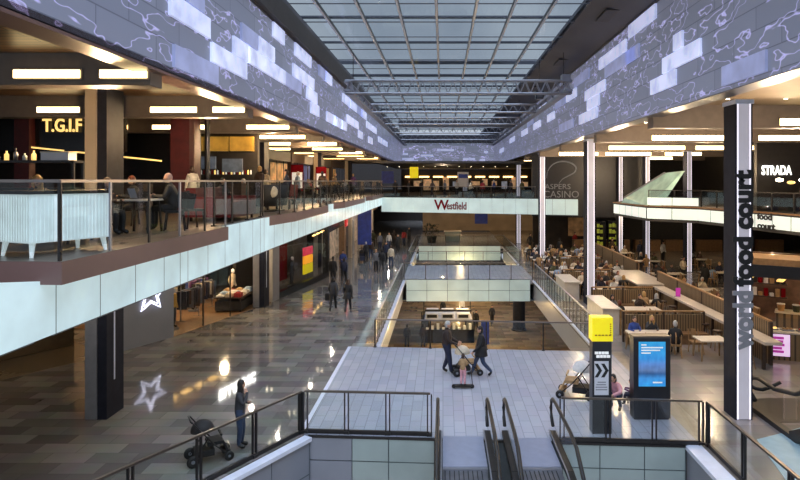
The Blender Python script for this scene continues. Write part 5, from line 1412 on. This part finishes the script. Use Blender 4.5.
# the nearest tables
place_table(9.95,22.3,1.05,.8,'pale square table with empty chairs by the bar stools','the empty pale square table',around(1.05,.8,None,[2,5]))
place_table(8.0,23.2,1.7,.8,'white table with three diners behind the digital kiosk','the diners table behind the kiosk',
   [(-.45,.55,0,'blue','far left'),(.25,.6,0,'charcoal','far right'),(.75,-.62,PI-.3,'black','near right'),(-.4,-.62,PI,None,'near left')])
place_table(8.6,27.6,2.6,.8,'long white table in front of the second booth','the long table before the second booth',around(2.6,.8,['black',None,'grey','dark brown'],[0,1,2,3]))
place_table(9.9,29.2,1.2,.7,'short white table against the second booth','the short table at the second booth',around(1.2,.7,['tan','black'],[0,1]))
R = ['third','fourth','fifth','sixth','seventh','eighth','ninth']
rows = [(32.6,[9.1]),(34.6,[8.5,9.9]),(38.6,[7.6,9.3,11.]),(40.4,[7.6,9.3,11.2]),(44.6,[7.4,9.2,11.]),(46.1,[7.4,9.2,11.1]),(50,[7.5,9.4,11.4])]
for i, (y, xs) in enumerate(rows):
    for j, x in enumerate(xs):
        tops = COLS[(i*2+j) % 5] + ([None] if (i+j) % 2 else ['white'])
        ph = '%s table from railing, %s row' % (nth(j), R[i])
        place_table(x, y, 1.4, .75, 'white table, %s from void railing in the %s food court row' % (nth(j), R[i]), ph, around(1.4,.75,tops,[0,1,2,3]))
# right of the slatted screen
for i, (x, y) in enumerate([(13.6,28.),(13.8,32.5),(14.2,38),(15.2,44),(17.5,38.5),(19,45),(14.5,49),(21,38)]):
    ph = 'long table %s beyond the slatted screen' % nth(i)
    place_table(x, y, 2.0, .8, 'long pale table beyond the slatted screen, %s from camera' % nth(i), ph, around(2.,.8,[COLS[i % 5][0],None,COLS[i % 5][1],COLS[(i+1) % 5][2]],[0,1,2,3]))
for (px, py, t, lb, ps) in [(705,292,'black','person in black standing right of the slatted screen','stand'),(683,283,'cream','person in cream standing beyond the slatted screen','carry'),(659,292,'black','person in black leaning by the stone counter','carry'),(735,283,'charcoal','person in charcoal walking behind the lettered column','walk'),
     (640,262,'navy','person in navy far back in the food court','stand'),(612,258,'brown','person in brown far back in the food court','walk'),(560,258,'black','person in black far back beside the third column','stand'),(530,252,'charcoal','person in charcoal at the far food court end','walk'),(575,250,'red','person in red at the far food court end','stand'),(663,262,'white','person in white far back beneath the gallery','stand')]:
    x, y = fp(px, py); person(x, y, 0, PI if t in ('black','navy') else .4, ps, lb, t, 'black', 'dark', 'short', h=1.72)
# pink notice on the bar
o = empty('menu_notice', (11.15,28.6,1.08), 'small pink menu notice standing on the long white bar top', 'notice')
MB().box(11.1,11.32,28.6,28.63,1.08,1.5).build('notice_card', M['purple'], o); MB().box(11.05,11.25,28.55,28.7,1.08,1.1).build('foot', M['steel'], o)

# ------------------------------------------------------------------ food stalls at right
o = empty('food_stall', (14,24.5,0), 'brightly lit food stall with wooden canopy behind the lettered column', 'food stall')
P = [(12.2,24.2),(16.2,21.5)]
MB().prism([(11.8,24.6),(19,19.9),(20,21.6),(12.6,26.4)], 3.25, 3.5).build('canopy_top', M['wood'], o)
MB().prism([(11.8,24.55),(19,19.85),(19.02,19.9),(11.82,24.6)], 2.75, 3.25).build('canopy_front', M['darkblue'], o)
MB().prism([(14.5,29),(24,23),(24.2,23.3),(14.7,29.3)], 0, 3.2).build('back_wall', pm('stall_back_glow', (90,66,50), .5, emit=(120,80,60), es=.1, var=.6, scale=2), o)  # wall given a weak glow of its own as stall light
f = MB()
for k in range(6):
    t = k/6; x = 12.6+6*t; y = 24.9-3.9*t; f.bar((x,y,2.55),(x+.8,y+1.0,2.55),.22,.06)
f.build('heat_lamp', M['goldlet'], o)
def stall_counter(x0, y0, x1, y1, label):
    c = empty('stall_counter', ((x0+x1)/2,(y0+y1)/2,0), label, 'counter'); d = Vector((x1-x0,y1-y0,0)).normalized(); s = Vector((-d.y,d.x,0))*.7
    q = [(x0,y0),(x1,y1),(x1+s.x,y1+s.y),(x0+s.x,y0+s.y)]
    MB().prism(q, 0, .98).build('counter_front', M['batten2'], c); MB().prism([(a-d.x*.05-s.x*.05,b-d.y*.05-s.y*.05) if i in (0,1) else (a,b) for i,(a,b) in enumerate(q)], .98, 1.04).build('counter_top', M['stone'], c)
    MB().prism([(x0+s.x*.4,y0+s.y*.4),(x1+s.x*.4,y1+s.y*.4),(x1+s.x*.43,y1+s.y*.43),(x0+s.x*.43,y0+s.y*.43)], 1.04, 1.5).build('sneeze_guard', M['glass'], c)
    return c
k1 = stall_counter(11.9,22.3,17.5,20.4,'slatted stall counter with stone top beside the lettered column')
d = Vector((5.6,-1.9,0)).normalized(); nrm = Vector((d.y,-d.x,0))
cx_, cy_ = 11.9+d.x*.55-.0, 22.3+d.y*.55
mn = empty('menu_sign', (cx_,cy_-.06,.2), 'pink and white lit menu sign on the stall counter front', 'sign')
rz = math.atan2(d.y,d.x)
q = [(cx_-d.x*.32+nrm.x*.06,cy_-d.y*.32+nrm.y*.06),(cx_+d.x*.32+nrm.x*.06,cy_+d.y*.32+nrm.y*.06),(cx_+d.x*.32+nrm.x*.01,cy_+d.y*.32+nrm.y*.01),(cx_-d.x*.32+nrm.x*.01,cy_-d.y*.32+nrm.y*.01)]
MB().prism(q, .16, .95).build('sign_face', M['signpink'], mn)
f = MB()
for k in range(5): 
    a, b2 = -.24, [.12,.06,.14,.1,.12][k]
    f.prism([(cx_+d.x*a+nrm.x*.07,cy_+d.y*a+nrm.y*.07),(cx_+d.x*b2+nrm.x*.07,cy_+d.y*b2+nrm.y*.07),(cx_+d.x*b2+nrm.x*.061,cy_+d.y*b2+nrm.y*.061),(cx_+d.x*a+nrm.x*.061,cy_+d.y*a+nrm.y*.061)], .28+k*.125, .37+k*.125)
f.build('sign_lettering', M['purple'], mn)
rs = empty('stall_sign', (17.2,24.2,1.7), 'glowing red sign hanging inside the food stall', 'sign')
MB().box(16.7,17.7,24.0,24.06,1.75,2.35).build('sign_face', M['redbright'], rs)
MB().tube([(16.8,24.03,2.35),(16.8,24.03,3.2)],.015,6).tube([(17.6,24.03,2.35),(17.6,24.03,3.2)],.015,6).build('hanger', M['darksteel'], rs)
random.seed(13)
FC = [('yellow',M['goldlet']),('brown',M['wood']),('red',CL['red']),('green',M['leaf']),('white',M['white']),('orange',CL['mustard'])]
for k in range(10):
    x = 12.3+k*.5; y = 22.3-(x-11.9)*.34+.35; nmf, mf = FC[k % 6]
    t = empty('food_tray', (x,y,1.04), 'steel tray of %s food on the stall counter, %s from left' % (nmf, nth(k)), 'tray', 'trays on the stall counter')
    MB().box(x-.2,x+.2,y-.16,y+.1,1.04,1.09).build('tray', M['steel'], t)
    f = MB()
    for j in range(7): f.ell((x-.14+.047*j,y-.03+.05*math.sin(j*2),1.1),(.05,.05,.05),8,5)
    f.build('food', mf, t, True)
c2 = stall_counter(14.2,25.6,19,23.,'inner stall counter with orange front deep in the food stall')
for k in range(8):
    x = 14.5+k*.5; y = 25.6-(x-14.2)*.54+.3; nmf, mf = FC[(k*2+1) % 6]
    t = empty('stall_jar', (x,y,1.04), '%s tub on the inner stall counter, %s from left' % (nmf, nth(k)), 'tub', 'tubs on the inner stall counter')
    MB().lathe([(.12,1.04),(.15,1.3),(.15,1.32)],(x,y,0),10).build('tub_body', mf, t); MB().lathe([(.16,1.32),(.16,1.35)],(x,y,0),10).build('tub_lid', M['white'], t)
person(15.6,25.9,0,.2,'carry','stall worker in red behind the inner stall counter','red','black','dark','short',h=1.74)
person(17.5,25.,0,.2,'stand','stall worker in black behind the inner stall counter','black','black','dark','short',h=1.7)
# shelves of the stall back wall and hanging utensils
for k in range(3):
    sh = empty('wall_shelf', (15.2+k*2.2,28.2-k*1.35,1.2), 'lit goods shelf on the food stall back wall, %s from left' % nth(k), 'shelf', 'goods shelves on the stall back wall')
    x, y = 15.2+k*2.2, 28.2-k*1.35
    f = MB()
    for r_ in range(3): f.bar((x-.9,y+.5,1.2+r_*.6),(x+.7,y-.5,1.2+r_*.6),.3,.04)
    f.build('boards', M['wooddark'], sh)
    for r_ in range(3):
        for j in range(8):
            t = j/8.; h_ = random.uniform(.15,.4); c_ = random.randrange(5); px_, py_, pz_ = x-.85+1.6*t, y+.45-t, 1.22+r_*.6
            MB().bar((px_,py_,pz_),(px_,py_,pz_+h_),.14,.14).thing('packet', [M['goldlet'],M['white'],M['redlet'],M['blackmat'],CL['tan']][c_], '%s packet, %s from left on %s board, %s stall shelf' % (['yellow','white','red','black','tan'][c_], nth(j), ['lower','middle','upper'][r_], nth(k)), 'packet', (px_,py_,pz_), 'packets on the stall shelves')
# green lit cabinets far back
for (px, py, w, lb) in ((601,236,.75,'lime green lit display far back in the food court, left'),(616,236,1.3,'lime green lit display far back in the food court, right')):
    y = 56; x = (px-443)*y/600
    o = empty('lit_display', (x,y,0), lb, 'display')
    f = MB()
    
    for r in range(4):
        for q in range(int(w/.3)): f.box(x-w/2+q*.3,x-w/2+q*.3+.24,y-.02,y,.6+r*.56,.6+r*.56+random.choice([.2,.32,.4]))
    f.build('lit_shelf', M['green'], o); MB().box(x-w/2-.1,x+w/2+.1,y,y+.4,0,2.9).build('cabinet', M['black'], o)
struct('wall_food_court_back', MB().box(9,34,60,60.3,0,4.2), pm('court_back', (44,34,28), .6, var=.6, scale=1.2))
# lit stalls under the gallery
random.seed(17)
for k in range(7):
    x = 13.5+k*2.9; o = empty('food_stall', (x,57,0), 'distant dim food stall under the gallery, %s from left' % nth(k), 'food stall', 'distant stalls under the gallery')
    MB().box(x-1.2,x+1.2,56.5,57.2,0,1.05).build('counter', M['woodmid'], o); MB().box(x-1.2,x+1.2,58.9,59,1.2,3.0).build('menu_wall', pm('stall_wall_%d' % (k % 3), [(110,80,50),(80,60,60),(60,50,40)][k % 3], .6, emit=[(150,110,70),(100,70,60),(110,90,50)][k % 3], es=.25, var=.7, scale=2), o)
    MB().box(x-1.3,x+1.3,56.3,59,3.2,3.6).build('canopy', M['wooddark'], o)

# ------------------------------------------------------------------ light
w = bpy.context.scene.world or D.worlds.new('World'); bpy.context.scene.world = w; w.use_nodes = True; nt = w.node_tree; nt.nodes.clear()
o = nt.nodes.new('ShaderNodeOutputWorld'); bg = nt.nodes.new('ShaderNodeBackground'); tc = nt.nodes.new('ShaderNodeTexCoord'); nz = nt.nodes.new('ShaderNodeTexNoise'); cr = nt.nodes.new('ShaderNodeValToRGB')
nz.inputs['Scale'].default_value = 3; nz.inputs['Detail'].default_value = 5
cr.color_ramp.elements[0].position = .3; cr.color_ramp.elements[0].color = lin((146,158,174))+(1,); cr.color_ramp.elements[1].position = .72; cr.color_ramp.elements[1].color = lin((206,214,222))+(1,)
nt.links.new(tc.outputs['Generated'], nz.inputs['Vector']); nt.links.new(nz.outputs['Fac'], cr.inputs[0]); nt.links.new(cr.outputs[0], bg.inputs[0]); nt.links.new(bg.outputs[0], o.inputs[0])
bg.inputs[1].default_value = 1.1
def lamp(name, kind, loc, energy, col, size=.1, rot=(0,0,0), angle=None):
    l = D.lights.new(name, kind); l.energy = energy; l.color = lin(col)
    if kind == 'SUN': l.angle = size
    elif kind == 'AREA': l.size = size
    else: l.shadow_soft_size = size
    if kind == 'SPOT': l.spot_size = 2.4; l.spot_blend = .8
    ob = D.objects.new(name, l); COL.objects.link(ob); ob.location = loc; ob.rotation_euler = rot; ob['kind'] = 'structure'; return ob
lamp('daylight', 'SUN', (0,20,40), 10.5, (214,224,244), 1.6, (.25,.0,0))
WARM = (255,214,160)
for x, y in ((18,33),(20,42),(16,50),(24,50),(15,38)): lamp('gallery_fill', 'POINT', (x,y,4.0), 150, (255,222,176), .05)  # added fill points brightening the dark area under the gallery
for y in (52,60,70): lamp('concourse_fill', 'POINT', (-5.5,y,3.4), 150, (255,236,214), .05)  # added fill for the far concourse, no fittings here
for y in (12,18,25,33,42,52): lamp('ceiling_fill', 'POINT', (-7.6,y+1.5,8.2), 400, WARM, .06)  # added ambient fill hung below the ceiling to light it and the floor
for k in range(13): lamp('balcony_lamp', 'POINT', ((-7.0,-9.1)[k % 2],13+k*3.1,4.2), 62, (255,238,216), .04)
for x, y in ((10,18),(10,26),(14,24),(10,34),(15,34),(10,43),(16,44),(12,46)): lamp('court_fill', 'POINT', (x,y,7.4), 560, (255,222,180), .08)  # added ambient fill floating over the food court
for y in (26,36,44,52,60,68): lamp('ground_lamp', 'POINT', (0 if y < 40 else 2,y,-2.2), 560, (255,214,150), .08)
a_, b_ = C_.at(3,3.5); lamp('shop_lamp', 'POINT', (a_,b_,3.0), 480, (255,216,160), .2)
a_, b_ = C_.at(5.5,1.5); lamp('shop_lamp', 'POINT', (a_,b_,3.1), 420, (255,220,170), .2)
lamp('shop_lamp', 'POINT', (-17,17.5,3.4), 60, (255,200,120), .2)
lamp('stall_lamp', 'POINT', (15,24,2.4), 90, (255,206,140), .15); lamp('stall_lamp', 'POINT', (18,22,2.4), 70, (255,206,140), .15)
lamp('hall_fill', 'POINT', (0,66,7.6), 200, (255,224,190), .2); lamp('hall_fill', 'POINT', (-6,66,3.6), 200, (255,236,214), .06); lamp('hall_fill', 'POINT', (9,70,3.2), 260, (255,214,160), .06); lamp('hall_fill', 'POINT', (2,68,3.0), 300, (255,214,160), .2)  # added fill points that lift the dark far hall
for k, y in enumerate((16.57,31.2,45.8)): lamp('column_uplight', 'SPOT', (-9.72,y-.5,U+.1), 40, (255,226,190), .05, (PI-.25,0,0))
# ------------------------------------------------------------------ camera
cam = D.cameras.new('camera'); co = D.objects.new('camera', cam); COL.objects.link(co)
co.location = (0,0,EYE); co.rotation_euler = (PI/2,0,0); cam.sensor_width = 36; cam.lens = 27.0
cam.shift_x = -43/800.; cam.shift_y = -59/800.; cam.clip_end = 500
sc = bpy.context.scene; sc.camera = co
sc.view_settings.view_transform = 'Standard'; sc.view_settings.look = 'None'; sc.view_settings.exposure = 0.
sc.cycles.use_denoising = True; sc.cycles.max_bounces = 7; sc.cycles.transparent_max_bounces = 24; sc.cycles.diffuse_bounces = 3; sc.cycles.glossy_bounces = 4
sc.cycles.caustics_reflective = False; sc.cycles.caustics_refractive = False; sc.cycles.sample_clamp_indirect = 4.
